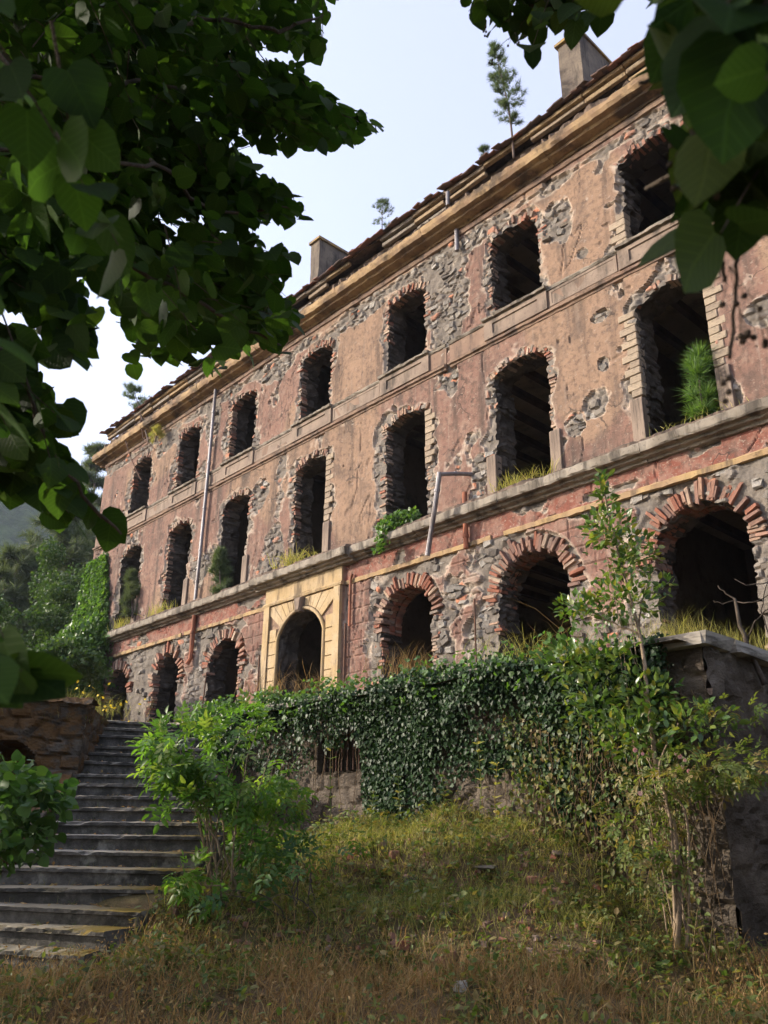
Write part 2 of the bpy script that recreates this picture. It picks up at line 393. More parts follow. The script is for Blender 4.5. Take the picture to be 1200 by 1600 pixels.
# ------------------------------------------------------------------ building frame: local (s, o, z): s along the front to the left, o outwards, z over the eye
AZ = math.radians(42.3835); D = 14.0
U = np.array([-math.sin(AZ), math.cos(AZ), 0]); N = np.array([math.cos(AZ), math.sin(AZ), 0])
ROTB = math.atan2(U[1], U[0])
S0, Z0 = 17.0, 2.4
base = U * S0 + N * D; 
bld = thing('ruined_building', 'long three-storey ruined building with pink peeling plaster and empty arched window openings', 'building', (base[0], base[1], Z0 + EZ), ROTB)
def L(s, o, z): return np.stack(np.broadcast_arrays(np.asarray(s, float) - S0, np.asarray(o, float), np.asarray(z, float) - Z0), -1)
def FW(s, o, z): return U * s + N * (D - o) + np.array([0, 0, z + EZ])
S_END, S_BEG = 33.62, -0.6
BAYS = [30.03, 26.32, 22.68, 18.6, 14.52, 10.66, 6.82, 2.98]
def opn(c, hw, sill, spring, crown, rag, tooth): return dict(c=c, hw=hw, sill=sill, spring=spring, crown=crown, rag=rag, tooth=tooth)
OP = []
for i, c in enumerate(BAYS):
    OP.append(opn(c, .76, 12.16, 14.37, 14.58, .05, .05))
    OP.append(opn(c, .78, 7.36, 10.50, 10.74, .05, .05))
    if i == 3: OP.append(opn(c, 1.02, 2.2, 5.30, 6.02, 0, 0))
    else: OP.append(opn(c, .86 if i < 5 else .93, 2.2, 5.22, 5.92, .05, .05))
for o in OP:
    h = o['crown'] - o['spring']; o['R'] = (o['hw'] ** 2 + h * h) / (2 * h); o['zc'] = o['crown'] - o['R']
def sdf(s, z, ragged=True):
    g = np.full(np.broadcast(s, z).shape, 9.0)
    for k, o in enumerate(OP):
        ds = s - o['c']
        a = np.abs(ds) - o['hw']
        d = np.where(z > o['zc'], np.maximum(a, np.hypot(ds, z - o['zc']) - o['R']), a)
        d = np.maximum(d, o['sill'] - z)
        if ragged and o['rag']:
            side = np.where(ds > 0, 1, 2)
            row = np.floor(z / .075)
            t = (hsh(row, side * 17 + 0 * row, k) - .45) * 2 * o['tooth'] + (vnoise(z * 1.3, side * 3.7, k + 50) - .5) * 2 * o['rag']
            t = t * sstep(o['sill'], o['sill'] + .3, z)
            d = d - t
        g = np.minimum(g, d)
    return g
def plaster_mask(s, z):
    g = sdf(s, z, False)
    w = (.25 + 1.35 * vnoise(s * .31 + 7, z * .24, 22)) * (.10 + .05 * (z < 7)) + .34 * sstep(.35, .8, fbm(s * .9, z * .9, 21, 3)) ** 1.5
    low = sstep(9.5, 8.3, z) * sstep(7.2, 7.4, z)
    p = (g - w) * 3.2 + (fbm(s * 2.6, z * 2.6, 31, 4) - .5) * 1.5
    top = -np.abs(z - 15.02) * 4.2 + .55 + (fbm(s * 1.3, z * 2, 41, 3) - .5) * 2.2
    p = np.minimum(p, -top)
    def blob(cs, cz, rs, rz, amp=1.4):
        nonlocal p
        d = np.sqrt(((s - cs) / rs) ** 2 + ((z - cz) / rz) ** 2)
        p = np.minimum(p, (d - 1) * 2.4 + (fbm(s * 2.2, z * 2.2, 61, 4) - .5) * 2.6)
    blob(12.95, 13.6, .85, 1.55); blob(9.25, 13.9, .42, .65); blob(12.6, 14.9, 1.6, .35); blob(8.7, 12.6, .16, .13)
    blob(11.95, 8.1, .30, .5); blob(9.3, 8.4, .25, .25); blob(8.4, 9.55, .12, .16); blob(21.3, 10.3, .5, .65); blob(24.7, 8.6, .5, .4)
    blob(20.3, 8.2, .5, .75); blob(24.6, 14.2, .5, .9); blob(28.2, 14.6, .9, .5); blob(20.7, 14.7, 1.1, .4); blob(5.0, 9.2, .3, .3); blob(16.6, 14.75, 1.5, .25)
    blob(8.4, 10.75, .25, .14); blob(12.8, 11.0, .2, .5)
    p = np.minimum(p, (fbm(s * 1.15, z * .8, 77, 5) - .31) * 9)          # scattered small losses
    # ground floor: nearly all coat gone, some ashlar-scored pink fields stay beside the doorway
    gp = (fbm(s * .8, z * .9, 91, 4) - .66) * 6
    gp = np.maximum(gp, 1.3 - ((s - 16.35) / .5) ** 2 * 1.4 + (fbm(s * 2.5, z * 2.5, 92, 3) - .55) * 3)
    gp = np.maximum(gp, .9 - ((s - 21.0) / .6) ** 2 * 1.3 + (fbm(s * 2.5, z * 2.5, 93, 3) - .55) * 3.6)
    gp = np.maximum(gp, 1.1 - ((s - 8.7) / .55) ** 2 - ((z - 5.9) / .5) ** 2 + (fbm(s * 2.5, z * 2.5, 94, 3) - .5) * 3)
    gp = np.maximum(gp, 1.1 - ((s - 12.7) / .5) ** 2 - ((z - 6.1) / .35) ** 2 + (fbm(s * 2.5, z * 2.5, 95, 3) - .5) * 3)
    gp = np.minimum(gp, (g - .38) * 4)
    fr = (fbm(s * 1.1, z * 2, 99, 4) - .34) * 9
    portal = ((s > 16.84) & (s < 20.36)).astype(float)
    q = np.where(z < 6.40, gp, np.where(z < 7.0, fr, p))
    q = np.where((portal > 0) & (z < 7.0), 1.5, q)
    return np.clip(q + .5, 0, 1)
def rubble_cells(s, z, sx=.34, sz=.21, seed=5):
    gx, gz = s / sx, z / sz
    gx = gx + .5 * (np.floor(gz) % 2)
    ix, iz = np.floor(gx), np.floor(gz)
    f1 = np.full(np.shape(gx), 9.); f2 = f1.copy(); cid = np.zeros(np.shape(gx))
    for dx in (-1, 0, 1):
        for dz in (-1, 0, 1):
            cx, cz = ix + dx, iz + dz
            px = cx + .15 + .7 * hsh(cx, cz, seed); pz = cz + .15 + .7 * hsh(cx, cz, seed + 1)
            d = np.sqrt((gx - px) ** 2 + (gz - pz) ** 2)
            c = hsh(cx, cz, seed + 2)
            new = d < f1
            f2 = np.where(new, f1, np.minimum(f2, d)); cid = np.where(new, c, cid); f1 = np.where(new, d, f1)
    return f2 - f1, cid

def build_facade():
    s_list = [S_BEG]
    while s_list[-1] < S_END:
        d = math.hypot(s_list[-1], 14); s_list.append(s_list[-1] + .036 * max(d, 15) / 15)
    ss = np.array(s_list); ss = ss * (S_END - S_BEG) / (ss[-1] - ss[0]); ss += S_BEG - ss[0]
    zz = np.arange(1.9, 15.62, .038)
    Sg, Zg = np.meshgrid(ss, zz, indexing='ij'); ns, nz = Sg.shape
    G = sdf(Sg, Zg)
    def surf(S, Z):
        pl = plaster_mask(S, Z); e, cid = rubble_cells(S + .1 * (fbm(S * 3, Z * 3, 8, 2) - .5), Z + .1 * (fbm(S * 3, Z * 3, 9, 2) - .5))
        rough = (fbm(S * 4, Z * 4, 15, 4) - .5)
        portal = ((S > 16.84) & (S < 20.36) & (Z < 7.0)).astype(float)
        zl = (Z < 7.0)
        smear = sstep(.42, .62, fbm(S * 1.1, Z * 1.1, 14, 4) + np.where(zl, .12, -.02)); e = e * (1 - .85 * smear)
        bare = -.035 + .055 * sstep(.03, .38, e) * (.4 + cid) + .09 * rough - .05 * sstep(.55, .8, fbm(S * .8, Z * .8, 18, 2))
        bare = np.where(zl & (Z < 6.4), bare + .10 * (fbm(S * 1.3, Z * 1.1, 19, 3) - .5), bare)
        coat = .028 + .018 * (fbm(S * .8, Z * .8, 17, 3) - .5) + .008 * rough
        gl = np.abs(((Z - 2.3) / .42) % 1 - .5); vj = np.abs(((S / .62 + .5 * np.floor((Z - 2.3) / .42 + .5)) % 1) - .5)
        joint = np.maximum(sstep(.45, .485, gl), sstep(.47, .49, vj)) * (Z < 6.36) * (1 - portal)
        coat = coat - .025 * joint
        # pits and cracks
        pit = sstep(.80, .86, fbm(S * 6.1, Z * 4.7, 23, 2)) * sstep(.4, .6, vnoise(S * .4, Z * .4, 24))
        crack = sstep(.985, .999, 1 - np.abs(fbm(S * .7 + .2 * Z, Z * .35, 26, 4) - .5) * 1.0) * sstep(.5, .6, vnoise(S * .5, Z * .4, 25))
        coat = coat - .035 * pit - .03 * crack
        for o_ in OP:
            if o_['sill'] < 3 and o_['c'] != 18.6:
                rr_ = np.hypot(S - o_['c'], Z - o_['zc']) - o_['R']
                bare = bare - .05 * (Z > o_['spring'] - .3) * sstep(.5, .36, rr_) * (rr_ > -.2) * (np.abs(S - o_['c']) < 1.5)
        O = bare + (coat - bare) * sstep(.42, .58, pl)
        O = np.where(portal > 0, .10, O)
        red = ((Z < 7.0) * (1 - portal)) * np.where(Z > 6.38, 1.0, .25)
        och = sstep(.5, .62, fbm(S * .33, Z * .28, 28, 3) + .22 * np.exp(-((S - 16.7) / 1.6) ** 2) + .22 * np.exp(-((S - 8.8) / 1.5) ** 2) * (Z < 11.5) + .1 * np.exp(-((S - 16.7) / 1.6) ** 2)) * .75
        och = np.where(portal > 0, 1, np.where(zl, 0, och))
        wet = sstep(.52, .75, fbm(S * 1.9, Z * .25, 29, 4)) * np.maximum.reduce([np.exp(-np.clip(11.35 - Z, 0, 9) / .7) * (Z < 11.4), np.exp(-np.clip(15.5 - Z, 0, 9) / .5), np.exp(-np.clip(Z - 7.3, 0, 9) / .35) * (Z > 7.25), .0 * Z])
        return O, dict(plaster=pl, edge=e, sid=cid, red=red, ochre=och, streak=np.clip(wet + .5 * pit, 0, 1))
    O, A = surf(Sg, Zg)
    out = G > 0
    V = [L(Sg.ravel(), O.ravel(), Zg.ravel())]; At = {k: [v.ravel()] for k, v in A.items()}
    vid = np.arange(ns * nz).reshape(ns, nz)
    cnt = out[:-1, :-1].astype(int) + out[1:, :-1] + out[1:, 1:] + out[:-1, 1:]
    full = cnt == 4
    a, b, c, d = vid[:-1, :-1], vid[1:, :-1], vid[1:, 1:], vid[:-1, 1:]
    quads = np.stack([a[full], d[full], c[full], b[full]], 1)
    mixed = np.argwhere((cnt > 0) & (cnt < 4))
    cross = {}; cp = []; polys = {3: [], 4: [], 5: []}; segs = []
    n0 = ns * nz
    def cut(p, q):
        k = (p, q) if p < q else (q, p)
        if k not in cross:
            p_, q_ = k
            i0, j0 = divmod(p_, nz); i1, j1 = divmod(q_, nz)
            g0, g1 = G[i0, j0], G[i1, j1]; t = min(max(g0 / (g0 - g1), .04), .96)
            cross[k] = n0 + len(cp); cp.append((Sg[i0, j0] + t * (Sg[i1, j1] - Sg[i0, j0]), Zg[i0, j0] + t * (Zg[i1, j1] - Zg[i0, j0])))
        return cross[k]
    for i, j in mixed:
        q = [(i, j), (i, j + 1), (i + 1, j + 1), (i + 1, j)]
        ids = [int(vid[x]) for x in q]; ks = [bool(out[x]) for x in q]
        poly = []; cr = []
        for m in range(4):
            m2 = (m + 1) % 4
            if ks[m]: poly.append(ids[m])
            if ks[m] != ks[m2]:
                v = cut(ids[m], ids[m2]); poly.append(v); cr.append((v, ks[m]))
        if len(poly) in polys: polys[len(poly)].append(poly)
        if len(cr) == 2:
            segs.append((cr[0][0], cr[1][0]) if cr[0][1] else (cr[1][0], cr[0][0]))
    cp = np.array(cp); Oc, Ac = surf(cp[:, 0], cp[:, 1])
    V.append(L(cp[:, 0], Oc, cp[:, 1]))
    for k in At: At[k].append(Ac[k])
    V = np.concatenate(V); At = {k: np.concatenate(v) for k, v in At.items()}
    fcs = [quads] + [np.array(v) for v in polys.values() if v]
    obj('facade_wall', mesh_np('facade_wall', V, fcs, M['wall'], At), bld)
    # reveals behind every contour vertex
    rows = np.array([0, .06, .13, .22, .34, .5, .68])
    nc = len(cp); R = []
    for r, dep in enumerate(rows):
        jit = 0 if r == 0 else .05
        js = (vnoise(cp[:, 1] * 7 + dep * 9, cp[:, 0] * 5, 3 + r) - .5) * 2 * jit; jz = (vnoise(cp[:, 0] * 7 + dep * 5, cp[:, 1] * 6, 13 + r) - .5) * 2 * jit
        R.append(L(cp[:, 0] + js, Oc - dep, cp[:, 1] + jz))
    R = np.concatenate(R)
    sg = np.array(segs) - n0; ok = (sg >= 0).all(1); sg = sg[ok]
    f = np.concatenate([np.stack([sg[:, 0] + r * nc, sg[:, 1] + r * nc, sg[:, 1] + (r + 1) * nc, sg[:, 0] + (r + 1) * nc], 1) for r in range(len(rows) - 1)])
    near = np.array([[abs(p[0] - o_['c']) + 2 * max(0, o_['sill'] - p[1], p[1] - o_['crown']) for o_ in OP] for p in cp]).argmin(1)
    for k in range(len(OP)):
        fk = f[near[f[:, 0] % nc] == k]
        if not len(fk): continue
        uq, inv = np.unique(fk, return_inverse=True)
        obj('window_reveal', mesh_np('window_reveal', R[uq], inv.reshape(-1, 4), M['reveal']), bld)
build_facade()

def ext_profile(prof, s0, s1, step, mat, jit=.012, seed=0, name='m', close=True):
    """profile [(o,z)...] run along the front with small wobble"""
    n = max(2, int((s1 - s0) / step) + 1); ss = np.linspace(s0, s1, n); k = len(prof)
    V = []; 
    for i, s in enumerate(ss):
        for j, (o, z) in enumerate(prof):
            w = jit * (1 if o > .01 else 0)
            V.append((s + rnd.gauss(0, jit * .5) * (0 < i < n - 1), o + rnd.gauss(0, w), z + rnd.gauss(0, w * .7)))
    V = np.array(V); V = L(V[:, 0], V[:, 1], V[:, 2])
    F = [(i * k + j, i * k + (j + 1) % k, (i + 1) * k + (j + 1) % k, (i + 1) * k + j) for i in range(n - 1) for j in range(k if close else k - 1)]
    caps = [list(range(k))[::-1], [(n - 1) * k + j for j in range(k)]]
    return mesh_np(name, V, [np.array(F), np.array(caps)], mat)

# main cornice, broken top
corn = [(-.05, 15.44), (.10, 15.44), (.12, 15.50), (.34, 15.52), (.36, 15.58), (.50, 15.60), (.54, 15.70), (.55, 15.84), (.30, 15.90), (-.05, 15.92)]
cuts = [-.6, 5.4, 9.2, 13.4, 17.1, 21.4, 25.2, 29.6, 34.1]
for a, b in zip(cuts[:-1], cuts[1:]):
    obj('cornice', ext_profile(corn, a + .004, b - .004, .18, M['cornice'], .012), bld)
obj('frieze_moulding', ext_profile([(-.02, 15.26), (.07, 15.27), (.09, 15.33), (.09, 15.40), (-.02, 15.41)], S_BEG, S_END, .2, M['belt'], .006), bld)
# rotten layer on the cornice and the attic wall behind it
n = 320; ss = np.linspace(S_BEG, 34.0, n)
V = []
for s in ss:
    h = .10 + .34 * fbm(np.array([s * 1.1]), np.array([1.0]), 3, 4)[0] ** 1.3 + .10 * rnd.random(); o = .30 + .18 * rnd.random()
    V += [(s, .42 - .1 * rnd.random(), 15.88), (s, o, 15.9 + h * .6), (s, .16, 15.9 + h), (s, -.02, 16.0 + h)]
V = np.array(V); F = [(i * 4 + j, i * 4 + j + 1, i * 4 + 5 + j, i * 4 + 4 + j) for i in range(n - 1) for j in range(3)]
obj('cornice_debris', mesh_np('cornice_debris', L(*V.T), np.array(F), M['rot']), bld, kind='stuff')
obj('attic_wall', ext_profile([(-.4, 15.6), (.02, 15.6), (.02, 16.62), (-.4, 16.62)], S_BEG, S_END - .1, .2, M['rot'], .02), bld)
# eave boards, in pieces
roof = None
me_roof = MB()
def roof_pt(s, back, dz=0): return (s, .34 - back, 16.80 + back * .36 + dz)
V = []; F = []
q = [roof_pt(S_BEG, 0), roof_pt(33.4, 0), roof_pt(33.4, 5.6), roof_pt(S_BEG, 5.6), (S_BEG, .34, 16.74), (33.4, .34, 16.74), (33.4, -5.26, 18.76), (S_BEG, -5.26, 18.76), (33.4, -11.5, 16.8), (S_BEG, -11.5, 16.8)]
roof = obj('roof', mesh_np('roof', L(*np.array(q).T), [np.array([(0, 3, 2, 1), (4, 5, 6, 7), (0, 1, 5, 4), (3, 9, 8, 2), (7, 6, 8, 9)])], M['rot']), bld)
s = S_BEG
pv = []
for v in range(5):
    Vb, Fb = cham_box((.5, .05, .055), .012, .004); pv.append(me_of(Vb, Fb, 'eave_board', M['plank']))
while s < 33.3:
    w = rnd.uniform(.8, 1.9)
    for row, (o, z, hh) in enumerate(((.30, 16.68, 1.0), (.22, 16.52, 1.15), (.12, 16.36, .9))):
        if rnd.random() < (.08, .28, .6)[row]: continue
        MM = Matrix.Translation(L(s + w / 2, o + rnd.uniform(-.03, .02), z + rnd.uniform(-.015, .015))) @ Matrix.Rotation(rnd.gauss(0, .008), 4, 'Y') @ Matrix.Rotation(rnd.gauss(0, .012), 4, 'Z') @ Matrix.Diagonal((w * .985, 1.2, hh, 1))
        objm('eave_board', rnd.choice(pv), bld, MM)
    s += w
tv = []
for v in range(6):
    Vb, Fb = cham_box((.13, .2, .014), .006, .006); tv.append(me_of(Vb, Fb, 'roof_tile', M['tile']))
s = S_BEG; k = 0
while s < 33.5 and k < 290:
    w = rnd.uniform(.2, .3)
    if rnd.random() > .08:
        MM = Matrix.Translation(L(s + w / 2, .36 + rnd.uniform(-.07, .05), 16.80 + rnd.uniform(0, .05))) @ Matrix.Rotation(-.34 + rnd.gauss(0, .06), 4, 'X') @ Matrix.Rotation(rnd.gauss(0, .08), 4, 'Y') @ Matrix.Rotation(rnd.gauss(0, .1), 4, 'Z')
        objm('roof_tile', rnd.choice(tv), roof, MM); k += 1
    s += w * rnd.uniform(.75, 1.0)
# belt course
obj('string_course', ext_profile([(-.02, 11.36), (.05, 11.37), (.06, 11.42), (.11, 11.44), (.12, 11.50), (.05, 11.52), (.035, 11.56), (-.02, 11.57)], S_BEG, 12.82, .15, M['belt'], .006), bld)
obj('string_course', ext_profile([(-.02, 11.36), (.05, 11.37), (.06, 11.42), (.11, 11.44), (.12, 11.50), (.05, 11.52), (.035, 11.56), (-.02, 11.57)], 12.98, S_END, .15, M['belt'], .006), bld)
for a, b in ((S_BEG, 12.84), (12.96, S_END)):
    obj('belt_panel', ext_profile([(-.02, 11.565), (.045, 11.565), (.045, 12.05), (-.02, 12.05)], a, b, .3, M['belt'], .005), bld)
    obj('belt_cap', ext_profile([(-.02, 12.04), (.07, 12.045), (.09, 12.09), (.09, 12.125), (-.02, 12.14)], a, b, .12, M['ledge'], .008), bld)
def frame_slab(cs, hw, z0, z1, o0, o1, bw, rec):
    """slab with a sunken field"""
    a = [(cs - hw, z0), (cs + hw, z0), (cs + hw, z1), (cs - hw, z1)]
    b = [(cs - hw + bw[0], z0 + bw[1]), (cs + hw - bw[0], z0 + bw[1]), (cs + hw - bw[0], z1 - bw[1]), (cs - hw + bw[0], z1 - bw[1])]
    V = [(s, o0, z) for s, z in a] + [(s, o1, z) for s, z in a] + [(s, o1, z) for s, z in b] + [(s + .012 * (1 if s < cs else -1), o1 - rec, z + .012 * (1 if z < (z0 + z1) / 2 else -1)) for s, z in b]
    F = []
    for i in range(4):
        j = (i + 1) % 4
        F += [(i, j, 4 + j, 4 + i), (4 + i, 4 + j, 8 + j, 8 + i), (8 + i, 8 + j, 12 + j, 12 + i)]
    F.append((12, 13, 14, 15))
    V = np.array(V); return mesh_np('slab', L(*V.T), [np.array([f[::-1] for f in F])], M['panel'])
for i, c in enumerate(BAYS):
    obj('apron_panel', frame_slab(c, .96, 11.57, 12.06, .02, .10, (.27, .10), .035), bld)
    obj('window_sill', ext_profile([(-.1, 12.10), (.17, 12.10), (.18, 12.16), (-.1, 12.19)], c - .98, c + .98, .1, M['ledge'], .012), bld)
for a, b in zip(BAYS[1:], BAYS[:-1]):
    if abs((a + b) / 2 - 12.6) < .3: continue
    obj('belt_field', frame_slab((a + b) / 2, (b - a) / 2 - 1.02, 11.60, 12.03, .03, .06, (.06, .06), .012), bld)

# first floor ledge, in lengths, dirt on top
led = [(-.02, 6.94), (.10, 6.95), (.12, 7.0), (.22, 7.02), (.24, 7.07), (.36, 7.08), (.38, 7.12), (.385, 7.27), (.36, 7.29), (-.02, 7.33)]
cuts = [-.6, 4.2, 7.6, 11.2, 13.9, 16.3]
for a, b in zip(cuts[:-1], cuts[1:]): obj('ledge', ext_profile(led, a + .005, b - .005, .14, M['ledge'], .010), bld)
obj('ledge', ext_profile([(o + (.14 if o > .05 else 0), z - .02) for o, z in led], 16.3, 20.75, .14, M['ledge'], .010), bld)
for a, b in ((20.75, 24.1), (24.1, 27.9), (27.9, 30.9)): obj('ledge', ext_profile(led, a + .005, b - .005, .16, M['ledge'], .010), bld)
n = 420; ss = np.linspace(S_BEG, 31.2, n); V = []
for s in ss:
    h = .05 + .13 * fbm(np.array([s * 1.6]), np.array([4.0]), 7, 4)[0] + .03 * rnd.random(); e = .14 if 16.3 < s < 20.75 else 0
    V += [(s, .375 + e - .03 * rnd.random(), 7.25), (s, .34 + e - .06 * rnd.random(), 7.28 + h * .55), (s, .2, 7.29 + h), (s, -.03, 7.30 + h)]
V = np.array(V); F = [(i * 4 + j, i * 4 + j + 1, i * 4 + 5 + j, i * 4 + 4 + j) for i in range(n - 1) for j in range(3)]
obj('ledge_debris', mesh_np('ledge_debris', L(*V.T), np.array(F), M['rot']), bld, kind='stuff')
# ochre band
for a, b in ((-.6, 2.2), (3.0, 8.5), (8.75, 11.3), (11.7, 16.84), (20.36, 25.2), (25.4, 30.4)):
    obj('ochre_band', ext_profile([(-.03, 6.37), (.055, 6.38), (.06, 6.48), (.045, 6.50), (-.03, 6.51)], a, b, .12, M['ochre'], .008), bld)

# doorway: blocks, voussoirs, moulding, keystone, pilasters
pc = 18.6
def prism(poly, o0, o1, mat, name, shrink=.012, bev=.012):
    P = np.array(poly, float); c = P.mean(0); n = len(P)
    def ins(d):
        v = P - c; l = np.linalg.norm(v, axis=1)[:, None]; return P - v / l * d
    A, B = ins(shrink), ins(shrink + bev)
    V = [(p[0], o0, p[1]) for p in A] + [(p[0], o1 - bev, p[1]) for p in A] + [(p[0], o1, p[1]) for p in B]
    F = []
    for i in range(n):
        j = (i + 1) % n; F += [(i, j, n + j, n + i), (n + i, n + j, 2 * n + j, 2 * n + i)]
    V = np.array(V); area = sum(P[i][0] * P[(i + 1) % n][1] - P[(i + 1) % n][0] * P[i][1] for i in range(n))
    cap = list(range(2 * n, 3 * n))
    if area > 0: F = [f[::-1] for f in F]; cap = cap[::-1]
    return mesh_np(name, L(*V.T), [np.array(F), np.array([cap])], mat)
oo = [o for o in OP if o['c'] == pc and o['sill'] < 3][0]
rows_z = np.arange(2.3, 5.31, .375)
for sd in (-1, 1):
    for a in rows_z:
        x0, x1 = pc + sd * (oo['hw'] + .11), pc + sd * 1.50
        obj('portal_block', prism([(min(x0, x1), a), (max(x0, x1), a), (max(x0, x1), a + .375), (min(x0, x1), a + .375)], .09, .145 + rnd.uniform(-.006, .006), M['portal'], 'portal_block'), bld)
    obj('portal_pilaster', ext_profile([(-.02, 2.2), (.19, 2.2), (.19, 6.38), (-.02, 6.38)], pc + sd * 1.62 - .13, pc + sd * 1.62 + .13, .13, M['portal'], .003), bld)
zt = rows_z[-1] + .375
Rm = oo['R'] + .11
def arc_out(t):
    d = np.array([math.sin(t), math.cos(t)]); k = 9.
    if abs(d[0]) > 1e-6: k = min(k, 1.50 / abs(d[0]))
    if d[1] > 1e-6: k = min(k, (6.37 - oo['zc']) / d[1])
    return np.array([pc, oo['zc']]) + d * k
tmax = math.acos(max(-1, min(1, (zt - oo['zc']) / Rm)))
for sd in (-1, 1):
    ts = np.linspace(.12, tmax, 6)
    for a, b in zip(ts[:-1], ts[1:]):
        ia = np.array([pc + sd * math.sin(a) * Rm, oo['zc'] + math.cos(a) * Rm]); ib = np.array([pc + sd * math.sin(b) * Rm, oo['zc'] + math.cos(b) * Rm])
        oa, ob = arc_out(sd * a), arc_out(sd * b)
        poly = [ia, oa]
        ca, cb = arc_out(sd * a), arc_out(sd * b)
        if abs(ca[1] - 6.37) < .01 and abs(cb[1] - 6.37) > .01: poly.append(np.array([pc + sd * 1.5, 6.37]))
        poly += [ob, ib]
        obj('portal_block', prism(poly, .09, .145 + rnd.uniform(-.006, .006), M['portal'], 'portal_block'), bld)
obj('keystone', prism([(pc - .10, 5.95), (pc + .10, 5.95), (pc + .16, 6.36), (pc - .16, 6.36)], .09, .30, M['panel'], 'keystone', .004, .05), bld)
b = MB(); pts = [(pc + oo['hw'] + .05, 2.25)] + [(pc + math.sin(t) * (oo['R'] + .05), oo['zc'] + math.cos(t) * (oo['R'] + .05)) for t in np.linspace(math.acos((oo['spring'] - oo['zc']) / oo['R']), -math.acos((oo['spring'] - oo['zc']) / oo['R']), 17)] + [(pc - oo['hw'] - .05, 2.25)]
b.tube(L(*np.array([(s, .13, z) for s, z in pts]).T), .055, 8); obj('arch_moulding', b.me('arch_moulding', M['portal'], True), bld)
obj('portal_band', ext_profile([(-.02, 6.385), (.19, 6.39), (.21, 6.45), (.17, 6.50), (-.02, 6.51)], 16.80, 20.40, .2, M['portal'], .004), bld)
obj('portal_frieze', ext_profile([(-.02, 6.515), (.14, 6.515), (.15, 6.92), (-.02, 6.92)], 16.84, 20.36, .25, M['portal'], .004), bld)

# ------------------------------------------------------------------ bricks of the arches, jamb bricks, quoin blocks, stones
bv, bvp = [], []
for v in range(7):
    Vb, Fb = cham_box((.5, .5, .5), .09, .03); bv.append((Vb, Fb))
bm_ = [me_of(V_, F_, 'brick', M['brick']) for V_, F_ in bv]; bmp_ = [me_of(V_, F_, 'brick', M['brickpale']) for V_, F_ in bv]
bricks = []      # (dist, matrix4 local, pale)
def brick(s, o, z, size, ang, pale):
    MM = Matrix.Translation(L(s, o, z)) @ Matrix.Rotation(ang, 4, 'Y') @ Matrix.Rotation(rnd.gauss(0, .05), 4, 'Z') @ Matrix.Diagonal((*size, 1))
    bricks.append((math.hypot(s, 14) / max(size[0], size[2]), MM, pale))
for k, o in enumerate(OP):
    if o['c'] == pc and o['sill'] < 3: continue
    i = BAYS.index(o['c']); ground = o['sill'] < 3
    R = o['R'] + .0; t0 = math.asin(min(1, (o['hw'] + .1) / (R + .1))) if not ground else math.acos(max(-1, (o['spring'] - .35 - o['zc']) / R))
    rad = (.40 if i >= 5 else .36) if ground else .20
    th = .080 if ground else .072
    nb = int(2 * t0 * (R + .1) / th)
    for j in range(nb):
        t = -t0 + 2 * t0 * (j + .5) / nb
        if rnd.random() < ((.09 if i >= 4 else .36) if ground else .22): continue
        ext = abs(t) / t0
        rl = rad * rnd.uniform(.66, 1.1) * (1 - .35 * max(0, ext - .75) * 4 * rnd.random())
        rr = R + rl / 2 + rnd.uniform(-.07, .05)
        tt = t + rnd.gauss(0, .012)
        brick(o['c'] + math.sin(tt) * rr, -.142 + rnd.gauss(.0, .03), o['zc'] + math.cos(tt) * rr, (th * rnd.uniform(.82, 1.12), .30, rl), tt + rnd.gauss(0, .022), rnd.random() < .22 if ground else rnd.random() < (.55 if o['sill'] < 12 else .35))
    # underside courses of the arch, seen from below
    if ground and i >= 4:
        for dep in (.34, .58):
            for j in range(nb):
                t = -t0 + 2 * t0 * (j + .5) / nb; rr = R + .05 + rnd.uniform(-.03, .02)
                brick(o['c'] + math.sin(t) * rr, -dep, o['zc'] + math.cos(t) * rr, (th * .85, .2, .14), t, False)
QUOIN = {(3, 'm'): 'r', (4, 'm'): 'r', (6, 'm'): 'lr', (6, 't'): 'l', (7, 'm'): 'lr'}
qv = []
for v in range(5):
    Vb, Fb = cham_box((.5, .5, .5), .05, .012); qv.append(me_of(Vb, Fb, 'quoin_block', M['quoin']))
pv_ = []
for v in range(3):
    Vb, Fb = cham_box((.5, .5, .5), .04, .006); pv_.append(me_of(Vb, Fb, 'jamb_base', M['panel']))
